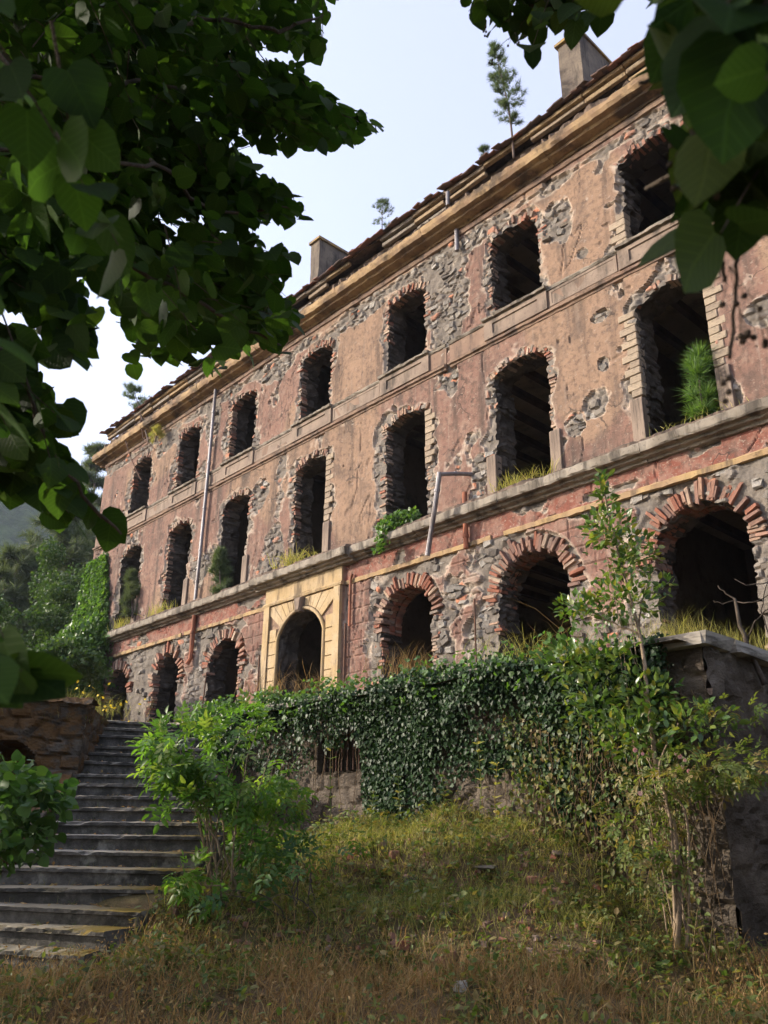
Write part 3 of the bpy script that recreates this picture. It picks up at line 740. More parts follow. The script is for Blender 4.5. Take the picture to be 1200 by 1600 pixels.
for k, o in enumerate(OP):
    i = BAYS.index(o['c']); fl = 'g' if o['sill'] < 3 else ('m' if o['sill'] < 12 else 't')
    if fl == 'g' and i == 3: continue
    for sd, nm in ((1, 'l'), (-1, 'r')):
        edge = o['c'] + sd * o['hw']
        q = nm in QUOIN.get((i, fl), '')
        z = o['sill'] + (.05 if fl != 'm' else .05)
        ztop = o['spring'] - .02
        if fl == 'm' and not (i == 4 and nm == 'r'):
            hgt = 1.05 * rnd.uniform(.92, 1.05) if (nm == 'r' or i >= 5) else 0
            if hgt:
                MM = Matrix.Translation(L(edge + sd * .13, -.03, 7.36 + hgt / 2)) @ Matrix.Diagonal((.28, .24, hgt, 1))
                objm('jamb_base', rnd.choice(pv_), bld, MM); z = 7.36 + hgt + .03
        if q:
            zq = z if fl == 'm' else 12.2
            if i == 4: zq = 8.95
            zend = ztop - .05 if fl == 'm' else 12.95
            jj = 0
            while zq < zend:
                h = rnd.uniform(.15, .19); w = (.36 if jj % 2 else .24) * rnd.uniform(.9, 1.12)
                MM = Matrix.Translation(L(edge + sd * (w / 2 - .03), -.085 + rnd.gauss(0, .009), zq + h / 2)) @ Matrix.Rotation(rnd.gauss(0, .01), 4, 'Y') @ Matrix.Diagonal((w, .26, h * .95, 1))
                objm('quoin_block', rnd.choice(qv), bld, MM); zq += h; jj += 1
            if fl == 'm' and i != 4: continue
            z0b, z1b = (z, 8.95) if fl == 'm' else (12.98, ztop)
        else: z0b, z1b = z, ztop
        zz = z0b
        while zz < z1b:
            run = vnoise(np.array([zz * 1.4]), np.array([k * 3.3 + sd]), 71)[0]
            h = .07
            if run > (.42 if fl != 'g' else .6):
                w = rnd.uniform(.14, .30)
                off = (hsh(np.array([math.floor(zz / .075)]), np.array([1 if sd > 0 else 2]) * 17, k)[0] - .45) * .10
                brick(edge + sd * (w / 2 + off - rnd.uniform(.0, .05)), -.12 + rnd.gauss(-.01, .02), zz + h / 2, (w, .22, h * .86), rnd.gauss(0, .03), rnd.random() < (.6 if fl == 'm' else .35))
            zz += .078
order = sorted(range(len(bricks)), key=lambda j: bricks[j][0])
for j in order[:300]:
    _, MM, pale = bricks[j]; objm('brick', rnd.choice(bmp_ if pale else bm_), bld, MM)
for pale in (False, True):
    b = MB()
    for j in order[300:]:
        _, MM, p_ = bricks[j]
        if p_ != pale: continue
        V_, F_ = bv[0] if False else (np.array([[x, y, z] for z in (-.5, .5) for y in (-.5, .5) for x in (-.5, .5)]) * rnd.uniform(.94, 1.0) + nrg.normal(0, .03, (8, 3)), BOXF)
        A = np.array(MM); b.add(V_ @ A[:3, :3].T + A[:3, 3], F_)
    obj('brickwork', b.me('brickwork', M['brickpale' if pale else 'brick']), bld, kind='stuff')
# rubble stones, the ones largest in view
svs = []
for v in range(12):
    Vb, Fb = cham_box((.5, .5, .5), .13, .075); svs.append(me_of(Vb, Fb, 'stone', M['stone']))
cand = []
sx, sz = .31, .20
for a in range(int(5.5 / sx), int(33 / sx)):
    for c in range(int(3.2 / sz), int(15.3 / sz)):
        s = (a + .5 * (c % 2) + rnd.uniform(.15, .85)) * sx; z = (c + rnd.uniform(.2, .8)) * sz
        cand.append((s, z))
cs = np.array([p[0] for p in cand]); cz = np.array([p[1] for p in cand])
pm = plaster_mask(cs, cz); g = sdf(cs, cz)
okm = (pm < .12) & (g > .13) & ~((cz > 11.2) & (cz < 12.25)) & ~((cz > 6.35) & (cz < 7.45)) & ~((cs > 16.7) & (cs < 20.5) & (cz < 7.2))
keep = [j for j in range(len(cand)) if okm[j] and all(abs(math.hypot(cs[j] - o['c'], cz[j] - o['zc']) - o['R'] - .2) > .26 or cz[j] < o['spring'] - .3 or abs(cs[j] - o['c']) > 1.6 for o in OP)]
keep.sort(key=lambda j: math.hypot(cs[j], 14) * (1.0 + .9 * rnd.random()) * (.6 if cz[j] > 12 and 11.8 < cs[j] < 14 else 1))
for j in keep[:300]:
    w, h = rnd.uniform(.15, .33), rnd.uniform(.10, .19)
    MM = Matrix.Translation(L(cs[j], -.115 + rnd.gauss(0, .02), cz[j])) @ Matrix.Rotation(rnd.gauss(0, .22), 4, 'Y') @ Matrix.Rotation(rnd.gauss(0, .1), 4, 'Z') @ Matrix.Rotation(rnd.gauss(0, .1), 4, 'X') @ Matrix.Diagonal((w, .24, h, 1))
    objm('stone', rnd.choice(svs), bld, MM)

# ------------------------------------------------------------------ the shell behind the front: end walls, rooms, ceilings with beams
def slab(name, s0, s1, o0, o1, z0, z1, mat, parent=None):
    V = np.array([(s, o, z) for z in (z0, z1) for o in (o0, o1) for s in (s0, s1)]); return obj(name, mesh_np(name, L(*V.T), np.array(BOXF), mat), parent or bld)
slab('end_wall', 32.9, 33.6, -11.4, -.05, 1.9, 15.6, M['belt'])
slab('end_wall', S_BEG, S_BEG + .7, -11.4, -.05, 1.9, 15.6, M['belt'])
slab('rear_wall', S_BEG, 33.6, -12.0, -11.4, 1.9, 16.6, M['belt'])
slab('corridor_wall', .1, 32.9, -6.4, -6.0, 2.0, 15.5, M['inner'])
for s in (28.2, 24.5, 20.7, 16.5, 8.75, 4.9): slab('partition_wall', s - .12, s + .12, -5.99, -.66, 2.0, 15.5, M['inner'])
ceil_m = []
for z in (6.82, 11.22, 15.42):
    cl = slab('ceiling', .1, 32.9, -5.98, -.60, z, z + .14, M['ceil'])
    Vb = np.array([(x * .07, y * 2.68, zz * .10) for zz in (-1, 1) for y in (-1, 1) for x in (-1, 1)]); bme = ceil_m[0] if ceil_m else mesh_np('ceiling_beam', Vb, np.array(BOXF), M['beam']); ceil_m.append(bme)
    for s in np.arange(.7, 32.8, .82): objm('ceiling_beam', bme, cl, Matrix.Translation(L(s, -3.29, z - .085)))
slab('floor_slab', .1, 32.9, -5.98, -.62, 2.5, 2.62, M['rot'])

# chimneys
def chimney(s0, s1, o0, o1, z0, z1, lich):
    b = MB(); nz = 9
    V = []; F = []
    for i in range(nz):
        z = z0 + (z1 - z0) * i / (nz - 1); w = .02 * (i % 2)
        V += [(s0, o0, z), (s1, o0, z), (s1, o1, z), (s0, o1, z)]
    V = np.array(V) + nrg.normal(0, .008, (len(V), 3))
    F = [(i * 4 + j, i * 4 + (j + 1) % 4, i * 4 + 4 + (j + 1) % 4, i * 4 + 4 + j) for i in range(nz - 1) for j in range(4)] + [(3, 2, 1, 0), tuple((nz - 1) * 4 + j for j in range(4))]
    ch = obj('chimney', mesh_np('chimney', L(*V.T), np.array(F), M['chimney']), roof)
    return ch
chimney(19.38, 19.86, -1.9, -.5, 16.5, 19.62, False); chimney(8.52, 9.2, -1.95, -.5, 16.5, 19.85, True)
for s0, s1, z in ((19.38, 19.86, 19.62), (8.52, 9.2, 19.85)):
    V = np.array([(s, o, zz) for zz in (z + .002, z + .09) for o in (-2.0, -.43) for s in (s0 - .06, s1 + .06)]) + nrg.normal(0, .006, (8, 3))
    obj('chimney_cap', mesh_np('chimney_cap', L(*V.T), np.array(BOXF), M['lichen']), roof)

# pipes
def pipe(pts, r, mat, name, joints=()):
    b = MB(); P = L(*np.array(pts).T); b.tube(P, r, 10)
    for t in joints:
        i = int(t); f = t - i; p = P[i] * (1 - f) + P[i + 1] * f; d = (P[i + 1] - P[i]) / np.linalg.norm(P[i + 1] - P[i]) * .035
        b.tube([p - d, p + d], r * 1.22, 10)
    return obj(name, b.me(name, mat, False), bld)
pipe([(24.42, .17, 15.42), (24.44, .15, 12.3), (24.46, .15, 9.2), (24.5, .15, 7.35)], .062, M['pipe'], 'downpipe', (0.3, 0.95, 1.0 + .5, 2.0, 2.6))
pipe([(24.5, .12, 6.93), (24.5, .12, 5.5), (24.55, .2, 5.3)], .075, M['rust'], 'downpipe', (.4,))
pipe([(12.42, .12, 15.44), (12.42, .12, 14.75)], .062, M['pipe'], 'gutter_outlet')
pipe([(12.4, .46, 16.5), (12.4, .46, 16.05)], .06, M['pipe'], 'gutter_outlet')
def FP(x, y, off):
    q = ray(x, y); q = q * ((D - off) / (q @ N)); return (float(q @ U), off, float(q[2]))
pipe([FP(737, 741, .0), FP(712, 740, .4), FP(689, 741, .75)], .05, M['pipe'], 'broken_downpipe', (1.0,))
pipe([FP(687, 738, .76), FP(680, 790, .72), FP(668, 868, .68)], .06, M['pipe'], 'broken_downpipe', (.55,))
pipe([(12.36, .14, 7.72), (12.36, .14, 7.3)], .062, M['rust'], 'downpipe')
pipe([(12.36, .14, 6.92), (12.36, .14, 6.32)], .062, M['rust'], 'downpipe', (.5,))
pipe([(16.45, .1, 6.62), (16.5, .11, 6.5), (16.52, .1, 5.2)], .035, M['rust'], 'downpipe', (1.5,))
pipe([(16.68, .1, 5.3), (16.68, .1, 3.2)], .03, M['iron'], 'rusty_rod')
pipe([(20.42, .2, 5.0), (20.25, .28, 3.2)], .028, M['iron'], 'rusty_rod')
pipe([(12.2, .09, 5.1), (12.2, .09, 3.6)], .022, M['iron'], 'rusty_rod')
pipe([(23.45, .1, 4.9), (23.5, .12, 3.3)], .022, M['iron'], 'rusty_rod')
pipe([(30.9, .5, 15.5), (30.4, .35, 14.5), (29.6, .2, 13.4)], .022, M['iron'], 'rusty_rod')
pipe([(29.7, .55, 16.3), (29.5, .4, 15.2), (28.6, .25, 14.4)], .02, M['iron'], 'rusty_rod')
pipe([(30.4, .35, 14.5), (29.3, .25, 14.75)], .016, M['iron'], 'rusty_rod')
# ------------------------------------------------------------------ more materials
M.update(
    linden=mat_leaf('linden_leaf', [(.014, .032, .009), (.024, .052, .012), (.038, .075, .017), (.018, .04, .012), (.046, .08, .019)], .34, .6, .12, (2.3, 2.6, .8), .4),
    lindendark=mat_leaf('shaded_linden_leaf', [(.012, .028, .008), (.02, .045, .011), (.03, .06, .014), (.05, .07, .02)], .2, .6, .1, (2.2, 2.5, .8), .45),  # darker copy of the linden leaf, shade put into its colours
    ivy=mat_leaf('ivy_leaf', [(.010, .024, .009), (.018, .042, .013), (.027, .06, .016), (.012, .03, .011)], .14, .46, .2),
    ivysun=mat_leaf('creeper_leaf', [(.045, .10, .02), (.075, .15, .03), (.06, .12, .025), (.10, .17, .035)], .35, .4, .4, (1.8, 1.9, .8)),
    elder=mat_leaf('elder_leaf', [(.065, .14, .025), (.10, .20, .032), (.05, .11, .022), (.14, .23, .042), (.17, .22, .05)], .42, .42, .35, (1.9, 2.0, .8)),
    laurel=mat_leaf('laurel_leaf', [(.05, .10, .022), (.09, .16, .03), (.035, .08, .02), (.13, .19, .04), (.20, .19, .04)], .30, .32, .5, (1.9, 1.9, .8)),
    hazel=mat_leaf('hazel_leaf', [(.03, .075, .02), (.06, .12, .03), (.085, .15, .035)], .35, .5, .3, (1.8, 2, .8)),
    needle=mat_leaf('pine_needle', [(.05, .075, .04), (.075, .10, .05), (.095, .12, .06), (.06, .085, .045)], .25, .6, .25),
    needlepale=mat_leaf('young_pine_needle', [(.06, .095, .045), (.09, .13, .05), (.07, .10, .06)], .2, .6, .25),
    youngpine=mat_leaf('bright_pine_needle', [(.07, .14, .03), (.11, .19, .04), (.05, .11, .03)], .3, .5, .3),
    dry=mat_leaf('dry_grass', [(.22, .13, .05), (.34, .22, .09), (.28, .17, .07), (.17, .10, .045), (.40, .28, .13), (.15, .14, .05)], .3, .7, .2, (1.5, 1.4, 1.1)),
    weed=mat_leaf('weed_leaf', [(.06, .10, .024), (.10, .14, .034), (.15, .17, .045), (.05, .08, .022), (.20, .17, .06), (.17, .12, .05)], .35, .5, .3, (1.8, 1.9, .8)),
    straw=mat_leaf('seeding_grass', [(.36, .33, .09), (.46, .39, .14), (.27, .30, .07), (.40, .36, .12)], .35, .7, .2, (1.5, 1.5, .9)),
    yellow=mat_leaf('yellow_petal', [(.75, .55, .04), (.85, .62, .05), (.65, .42, .03)], .2, .6, .2, (1.2, 1.2, 1)),
    pink=mat_leaf('rose_petal', [(.75, .42, .40), (.80, .55, .50), (.70, .36, .36)], .25, .6, .2, (1.2, 1.1, 1.1)),
    farleaf=mat_leaf('woodland_leaf', [(.03, .065, .018), (.055, .10, .025), (.04, .08, .02), (.08, .125, .03)], .25, .55, .25, (1.8, 1.9, .8)),
    bramble=mat_leaf('dead_vine', [(.10, .066, .036), (.06, .042, .026), (.15, .105, .06)], 0, .9, .1),
)
m = NT('forest_hill'); P_ = m.coord()
M['hill'] = m.pbr(m.mix(m.ramp(m.noise(P_, .09, 6, .7), .35, .65), (.018, .034, .014), (.055, .085, .03)), 1.0, m.bump(m.noise(P_, .12, 5, .7), 1.0, 6), .05)

# ------------------------------------------------------------------ ground
CP = []
def gp(az, r, z): a = math.radians(az); CP.append((r * math.sin(a), r * math.cos(a), z))
for a in range(-90, 91, 30): gp(a, 4, -1.5)
CP += [(0, 0, -1.5), (0, -6, -1.5), (-8, 2, -1.4), (8, 2, -1.5), (-9, 9, -1.3), (-14, 14, -.6), (-14, 4, -1.4), (14, 6, -1.6), (13, 12, -1.7)]
for a in (-26, -16, -6, 4, 14, 24): gp(a, 7.2, -1.48)
for a, r, z in ((-18, 9.5, -1.28), (-24, 9.5, -1.36), (-22, 11.5, -.9), (-24, 14, -.3), (-20, 16, .6), (-13, 9.5, -1.0), (-13, 10.6, -.52), (-13, 12, -.25), (-13, 14.5, .3), (-8, 9, -1.2), (-8, 10.2, -.75), (-8, 12.5, -.15), (-8, 14.6, .25),
                (0, 8.8, -1.22), (0, 10, -.72), (0, 11.5, 0), (0, 12.5, .22), (5, 8.6, -1.15), (5, 9.6, -.62), (5, 10.6, -.02), (5, 11.5, .36), (9, 8.5, -1.12), (9, 9.6, -.55), (9, 10.9, .22), (12, 8.3, -1.2), (12, 9.3, -.75), (12, 10.5, .02), (17, 8.1, -1.35), (17, 9.0, -1.0), (17, 9.9, -.5), (20.5, 8.6, -1.3), (20.5, 9.4, -.95), (26, 10.8, -1.4), (35, 10, -1.5)): gp(a, r, z)
CP = np.array(CP)
def ground_z(x, y):
    x = np.asarray(x, float); y = np.asarray(y, float); sh = x.shape; x = x.ravel(); y = y.ravel()
    out = np.empty(len(x))
    for i in range(0, len(x), 20000):
        d2 = (x[i:i + 20000, None] - CP[None, :, 0]) ** 2 + (y[i:i + 20000, None] - CP[None, :, 1]) ** 2
        w = 1 / (d2 + .18) ** 2.2
        out[i:i + 20000] = (w * CP[None, :, 2]).sum(1) / w.sum(1)
    r = np.hypot(x, y)
    out = out * (1 - sstep(22, 40, r)) + (-1.2) * sstep(22, 40, r)
    out = out + .10 * (fbm(x * 1.1, y * 1.1, 5, 3) - .5) + .05 * (fbm(x * 5, y * 5, 6, 3) - .5)
    return out.reshape(sh) + EZ
def build_ground():
    def axis(lo, hi, step, far):
        a = list(np.arange(lo, hi, step)); d = step
        b = [lo]; 
        while b[-1] > -far: d *= 1.35; b.append(b[-1] - d)
        d = step; c = [hi]
        while c[-1] < far: d *= 1.35; c.append(c[-1] + d)
        return np.array(b[:0:-1] + a + c)
    xs = axis(-9, 7, .09, 800); ys = axis(5.5, 15.5, .09, 800)
    X, Y = np.meshgrid(xs, ys, indexing='ij'); Z = ground_z(X, Y)
    nx, ny = X.shape; ids = np.arange(nx * ny).reshape(nx, ny)
    F = np.stack([ids[:-1, :-1], ids[1:, :-1], ids[1:, 1:], ids[:-1, 1:]], -1).reshape(-1, 4)
    obj('ground', mesh_np('ground', np.stack([X, Y, Z], -1).reshape(-1, 3), F, M['soil'], None, True), kind='structure')
build_ground()
# terrace between the retaining wall and the building, rising gently to the front
TW, TZ, SC, SL = 8.5, 2.02, 4.26, 18.6      # wall distance, top, corner s, left end s
def TP(s, m, z): return U * s + N * (TW - m) + np.array([0, 0, z + EZ])
V = []; F = []
ms = np.linspace(0, -5.6, 12); s_ = np.linspace(SC + .1, 46, 60)
for s in s_:
    for mm in ms: V.append(U * s + N * (TW - .35 + (-mm)) + np.array([0, 0, TZ - .06 + .5 * min(1, -mm / 5) + .06 * rnd.random() + EZ]))
F = [(i * 12 + j, i * 12 + j + 1, i * 12 + 13 + j, i * 12 + 12 + j) for i in range(59) for j in range(11)]
V = np.array(V)
# keep the terrace clear of the stair well: the part left of the wall starts further back
for i, s in enumerate(s_):
    if s > SL - .5:
        for j in range(12):
            t = j / 11; V[i * 12 + j] = U * s + N * (9.9 + 3.8 * t) + np.array([0, 0, TZ - .02 + .5 * t + EZ])
obj('terrace', mesh_np('terrace', V, np.array(F), M['soil'], None, True), kind='structure')

# ------------------------------------------------------------------ retaining wall
rw = thing('retaining_wall', 'tall rubble retaining wall under the building, draped with ivy, with a barred opening', 'wall', tuple(U * 10 + N * TW + np.array([0, 0, -1.6 + EZ])), ROTB)
def L2(s, m, z): return np.stack(np.broadcast_arrays(np.asarray(s, float) - 10, np.asarray(m, float), np.asarray(z, float) + 1.6), -1)
def rub_disp(a, z, seed):
    e, c = rubble_cells(a + .12 * fbm(a * 2, z * 2, seed, 2), z, .36, .24, seed)
    return .05 * sstep(.02, .3, e) * (.3 + c) + .08 * (fbm(a * 1.2, z * 1.2, seed + 3, 4) - .5) - .02
def wall_grid(name, parent, f, a0, a1, z0, z1, mat, step=.045):
    na, nz = int((a1 - a0) / step) + 2, int((z1 - z0) / step) + 2
    A, Z = np.meshgrid(np.linspace(a0, a1, na), np.linspace(z0, z1, nz), indexing='ij')
    ids = np.arange(na * nz).reshape(na, nz); Fq = np.stack([ids[:-1, :-1], ids[:-1, 1:], ids[1:, 1:], ids[1:, :-1]], -1).reshape(-1, 4)
    return obj(name, mesh_np(name, f(A.ravel(), Z.ravel()), Fq, mat), parent)
front = lambda a, z: L2(a, rub_disp(a, z, 41), z)
OPW = (9.62, 10.76, .98, 1.5)
for a0, a1, z0, z1 in ((SC, OPW[0], -1.6, 1.98), (OPW[1], SL, -1.6, 1.98), (OPW[0], OPW[1], -1.6, OPW[2]), (OPW[0], OPW[1], OPW[3], 1.98)):
    wall_grid('wall_face', rw, front, a0, a1, z0, z1, M['retain'])
side = lambda a, z: L2(SC - rub_disp(a, z, 44), -a, z)
g_ = wall_grid('wall_face', rw, side, 0, 5.6, -1.9, 1.98, M['retain'], .06)
V = [L2(s, m, z) for m in (.03, -.5) for s, z in ((OPW[0], OPW[2]), (OPW[1], OPW[2]), (OPW[1], OPW[3]), (OPW[0], OPW[3]))]
obj('opening_recess', mesh_np('opening_recess', np.array(V), np.array([(0, 1, 5, 4), (1, 2, 6, 5), (2, 3, 7, 6), (3, 0, 4, 7), (4, 5, 6, 7)]), M['retain']), rw)
for s in np.linspace(OPW[0] + .1, OPW[1] - .1, 8):
    b = MB(); b.tube(L2(np.array([s, s + .01]), np.array([-.05, -.06]), np.array([OPW[2] - .02, OPW[3] + .02])), .012, 6); obj('bar', b.me('bar', M['iron']), rw)
V_, F_ = cham_box((.5, .5, .5), .06, .012); sillm = me_of(V_, F_, 'opening_sill', M['retain'])
0 and objm('opening_sill', sillm, rw, Matrix.Translation(L2(10.2, .06, .90)) @ Matrix.Diagonal((1.35, .22, .16, 1)))
cvs = []
for v in range(4):
    V_, F_ = cham_box((.5, .5, .5), .05, .018); cvs.append(me_of(V_, F_, 'coping_stone', M['coping']))
s = SC - .12
while s < SL - .3:
    w = rnd.uniform(1.0, 1.5) if s > 5 else 1.25
    objm('coping_stone', rnd.choice(cvs), rw, Matrix.Translation(L2(s + w / 2, -.19, 2.05 + rnd.gauss(0, .008))) @ Matrix.Rotation(rnd.gauss(0, .008), 4, 'Y') @ Matrix.Diagonal((w * .985, .66, .15, 1))); s += w
m_ = -.55
while m_ > -5.2:
    w = rnd.uniform(.9, 1.4); drop = .02 * (-m_)
    objm('coping_stone', rnd.choice(cvs), rw, Matrix.Translation(L2(SC + .2, m_ - w / 2, 2.045 - drop)) @ Matrix.Rotation(rnd.gauss(0, .02), 4, 'X') @ Matrix.Diagonal((.66, w * .98, .15, 1))); m_ -= w

# ------------------------------------------------------------------ stairs
RZ = .18
NY = [1495, 1450, 1417, 1385, 1356, 1329, 1305, 1283, 1262, 1242, 1225, 1208, 1192, 1177, 1162, 1146, 1129, 1120]
LX = [-75, -70, -60, -45, -12, 28, 53, 68, 84, 98, 114, 117, 118, 115, 112, 105, 102, 102]
RX = [132, 165, 222, 270, 300, 335, 345, 350, 350, 350, 350, 345, 340, 335, 330, 325, 320, 315]
PH = [26, 22, 15, 7, 2, 0, 0, 0, -1, -2, -4, -6, -8, -10, -12, -13, -14, -14]
stairs = thing('stone_staircase', 'wide mossy outdoor staircase of worn concrete steps climbing to the terrace', 'staircase', tuple(at(150, 1500, 9.6) * np.array([1, 1, 0]) + np.array([0, 0, -1.3 + EZ])))
sl = np.array(stairs.location)
edges = []
for k in range(18):
    h = -1.05 + RZ * k; d = (52.9 + 2.32 * k) * RZ
    xm = 180 if k > 8 else 130
    c = at(xm, 1300, d); c[2] = h + EZ
    ph = math.radians(PH[k]); dirv = np.array([math.cos(ph), -math.sin(ph)])
    ends = []
    for px in (LX[k], RX[k]):
        r = ray(px, NY[k]); a = r[:2]
        # intersection of sight direction with the nosing line, in plan
        Mx = np.array([[a[0], -dirv[0]], [a[1], -dirv[1]]]); t = np.linalg.solve(Mx, c[:2])
        ends.append(a * t[0])
    edges.append((h, ends[0], ends[1]))
for k in range(18):
    h, A, B = edges[k]
    if k < 17: bA, bB = edges[k + 1][1], edges[k + 1][2]
    else:
        nrm_ = np.array([-(B - A)[1], (B - A)[0]]); nrm_ /= np.linalg.norm(nrm_); bA, bB = A + nrm_ * 1.2, B + nrm_ * 1.2
    vd = (bA + bB - A - B); vd /= np.linalg.norm(vd)
    na = 40; V = []; ms_ = []; tl0, tl1 = rnd.gauss(0, .012), rnd.gauss(0, .012)
    for i in range(na):
        t = i / (na - 1); f = A + (B - A) * t; bk = bA + (bB - bA) * t + vd * .14
        w = lambda q: rnd.gauss(0, q)
        chip = .06 * max(0, vnoise(np.array([t * 15.]), np.array([k * 3.1]), 7)[0] - .68) / .32
        fr = f - vd * .025
        row = [(f + vd * .03, h - RZ - .1), (f + vd * .025, h - .055), (fr + vd * (.004 + w(.003)), h - .045), (fr + vd * (chip + w(.004)), h - .008 - chip + w(.003)), (fr + vd * (.03 + chip), h + w(.003)), ((f + bk) / 2, h + .006 + w(.004)), (bk, h + .008), (bk, h - RZ - .1)]
        V += [(p[0], p[1], z + EZ + tl0 + (tl1 - tl0) * t) for p, z in row]
        q = max(0, min(1, (t - .45) * 2.4)) if k < 8 else .18
        if k < 5: q = max(q, .35)
        ms_ += [q] * 8
    V = np.array(V) - sl
    F4 = [(i * 8 + j, i * 8 + 8 + j, i * 8 + 9 + j, i * 8 + 1 + j) for i in range(na - 1) for j in range(7)]
    Fc = [list(range(8)), [(na - 1) * 8 + j for j in range(8)][::-1]]
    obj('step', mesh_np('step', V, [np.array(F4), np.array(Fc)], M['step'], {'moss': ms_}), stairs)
SP, SW = [], []
for k in range(18):
    h, A, B = edges[k]
    bA, bB = (edges[k + 1][1], edges[k + 1][2]) if k < 17 else (A, B)
    for _ in range(46):
        t = rnd.random() ** (1 if rnd.random() < .5 else .5); f = A + (B - A) * t; bk = bA + (bB - bA) * t; q = f + (bk - f) * (rnd.random() ** .6); SP.append((q[0], q[1], h + .014 + EZ))
    for _ in range(7):
        t = rnd.random(); bk = bA + (bB - bA) * t; 
        for _j in range(5): SW.append((bk[0] + rnd.gauss(0, .03), bk[1] - .02, h + EZ))
STEP_LITTER = (np.array(SP), np.array(SW))
# mossy flank wall left of the stairs, with a low arch
lw = thing('flank_wall', 'mossy orange-stained rubble wall left of the staircase with a dark low arch', 'wall', tuple(at(60, 1300, 14.2) * np.array([1, 1, 0]) + np.array([0, 0, -.9 + EZ])))
ll = np.array(lw.location)
A2 = at(119, 1225, 14.25)[:2]; B2 = at(-170, 1225, 14.9)[:2]; ux = (B2 - A2) / np.linalg.norm(B2 - A2); nx_ = np.array([ux[1], -ux[0]]); 
if nx_ @ A2 > 0: nx_ = -nx_
def LW(a, o, z):
    a = np.asarray(a, float); P = A2 + a[..., None] * ux + np.asarray(o, float)[..., None] * nx_
    return np.concatenate([P, (np.asarray(z, float) + EZ)[..., None]], -1) - ll
wl_len = np.linalg.norm(B2 - A2)
ZT = 1.98
def arch_in(a, z): return (np.abs(a - 1.06) < .42) & (z < .95 + .42 * np.sqrt(np.clip(1 - ((a - 1.06) / .42) ** 2, 0, 1)))
na, nz = int(wl_len / .04), 80
Ag, Zg = np.meshgrid(np.linspace(0, wl_len, na), np.linspace(-1.0, ZT, nz), indexing='ij')
Og = rub_disp(Ag, Zg, 61) * 1.3 + .10 * (fbm(Ag * 2, Zg * 2, 63, 3) - .5)
ins = arch_in(Ag, Zg)
Og = np.where(ins, -.7, Og)
ids = np.arange(na * nz).reshape(na, nz); Fq = np.stack([ids[:-1, :-1], ids[1:, :-1], ids[1:, 1:], ids[:-1, 1:]], -1).reshape(-1, 4)
obj('wall_face', mesh_np('wall_face', LW(Ag.ravel(), Og.ravel(), Zg.ravel()), Fq, M['mosswall']), lw)
# its return beside the upper flight
Mg, Zg = np.meshgrid(np.linspace(-.02, 3.2, 70), np.linspace(-1.0, ZT, 70), indexing='ij')
og = rub_disp(Mg, Zg, 66)
P = A2 - Mg[..., None] * nx_ - og[..., None] * ux * 1.0
ids = np.arange(70 * 70).reshape(70, 70); Fq = np.stack([ids[:-1, :-1], ids[:-1, 1:], ids[1:, 1:], ids[1:, :-1]], -1).reshape(-1, 4)
obj('wall_face', mesh_np('wall_face', np.concatenate([P, Zg[..., None] + EZ], -1).reshape(-1, 3) - ll, Fq, M['mosswall']), lw)
na, no = int(wl_len / .06), 16
Ag, Og = np.meshgrid(np.linspace(-.08, wl_len, na), np.linspace(.06, -.8, no), indexing='ij')
Zg = ZT + .02 + .10 * fbm(Ag * 2.2, Og * 3, 67, 4) - .10 * sstep(-.05, .06, Og) + .03 * nrg.random(Ag.shape)
ids = np.arange(na * no).reshape(na, no); Fq = np.stack([ids[:-1, :-1], ids[:-1, 1:], ids[1:, 1:], ids[1:, :-1]], -1).reshape(-1, 4)
obj('wall_top', mesh_np('wall_top', LW(Ag.ravel(), Og.ravel(), Zg.ravel()), Fq, M['mosswall']), lw)
# sloping cheek under the lower left steps
CK = [np.append(e[1], e[0] + EZ) for e in edges[4:12]]
V = []
for p in CK:
    out = np.array([-.32, 0, 0]); V += [p + np.array([-.02, -.05, .03]), p + out + np.array([0, -.05, .05]), p + out + np.array([0, 0, -1.4]), p + np.array([-.02, 0, -1.4])]
V = np.array(V) + nrg.normal(0, .012, (len(V), 3)) - sl
F = [(i * 4 + j, i * 4 + (j + 1) % 4, i * 4 + 4 + (j + 1) % 4, i * 4 + 4 + j) for i in range(len(CK) - 1) for j in range(4)] + [(3, 2, 1, 0), tuple((len(CK) - 1) * 4 + j for j in range(4))]
obj('stair_cheek', mesh_np('stair_cheek', V, np.array(F), M['mosswall']), stairs)

# ------------------------------------------------------------------ hills
def build_hill():
    az = np.radians(np.linspace(-120, 75, 260)); rr = np.concatenate([np.linspace(90, 450, 70), [500, 600]])
    Az, R = np.meshgrid(az, rr, indexing='ij')
    ridge = .385 + .02 * np.sin(np.degrees(Az) * .21 + 1) + .05 * (fbm(np.degrees(Az) * .12, 0 * Az, 3, 4) - .5) - .07 * sstep(-24, -10, np.degrees(Az)) - .25 * sstep(-34, -60, np.degrees(Az))
    t = sstep(70, 430, R)
    Z = R * ridge * t * (1 + .12 * (fbm(R * .02, np.degrees(Az) * .15, 9, 4) - .5)) - 3
    Z = np.where(R > 475, Z * .9, Z) + 9 * (fbm(R * .11, np.degrees(Az) * 1.2, 12, 5) - .5) * sstep(90, 200, R)
    X, Y = R * np.sin(Az), R * np.cos(Az)
    na, nr = X.shape; ids = np.arange(na * nr).reshape(na, nr); F = np.stack([ids[:-1, :-1], ids[:-1, 1:], ids[1:, 1:], ids[1:, :-1]], -1).reshape(-1, 4)
    obj('hill', mesh_np('hill', np.stack([X, Y, Z + EZ], -1).reshape(-1, 3), F[:, ::-1], M['hill'], None, True), kind='structure')
build_hill()

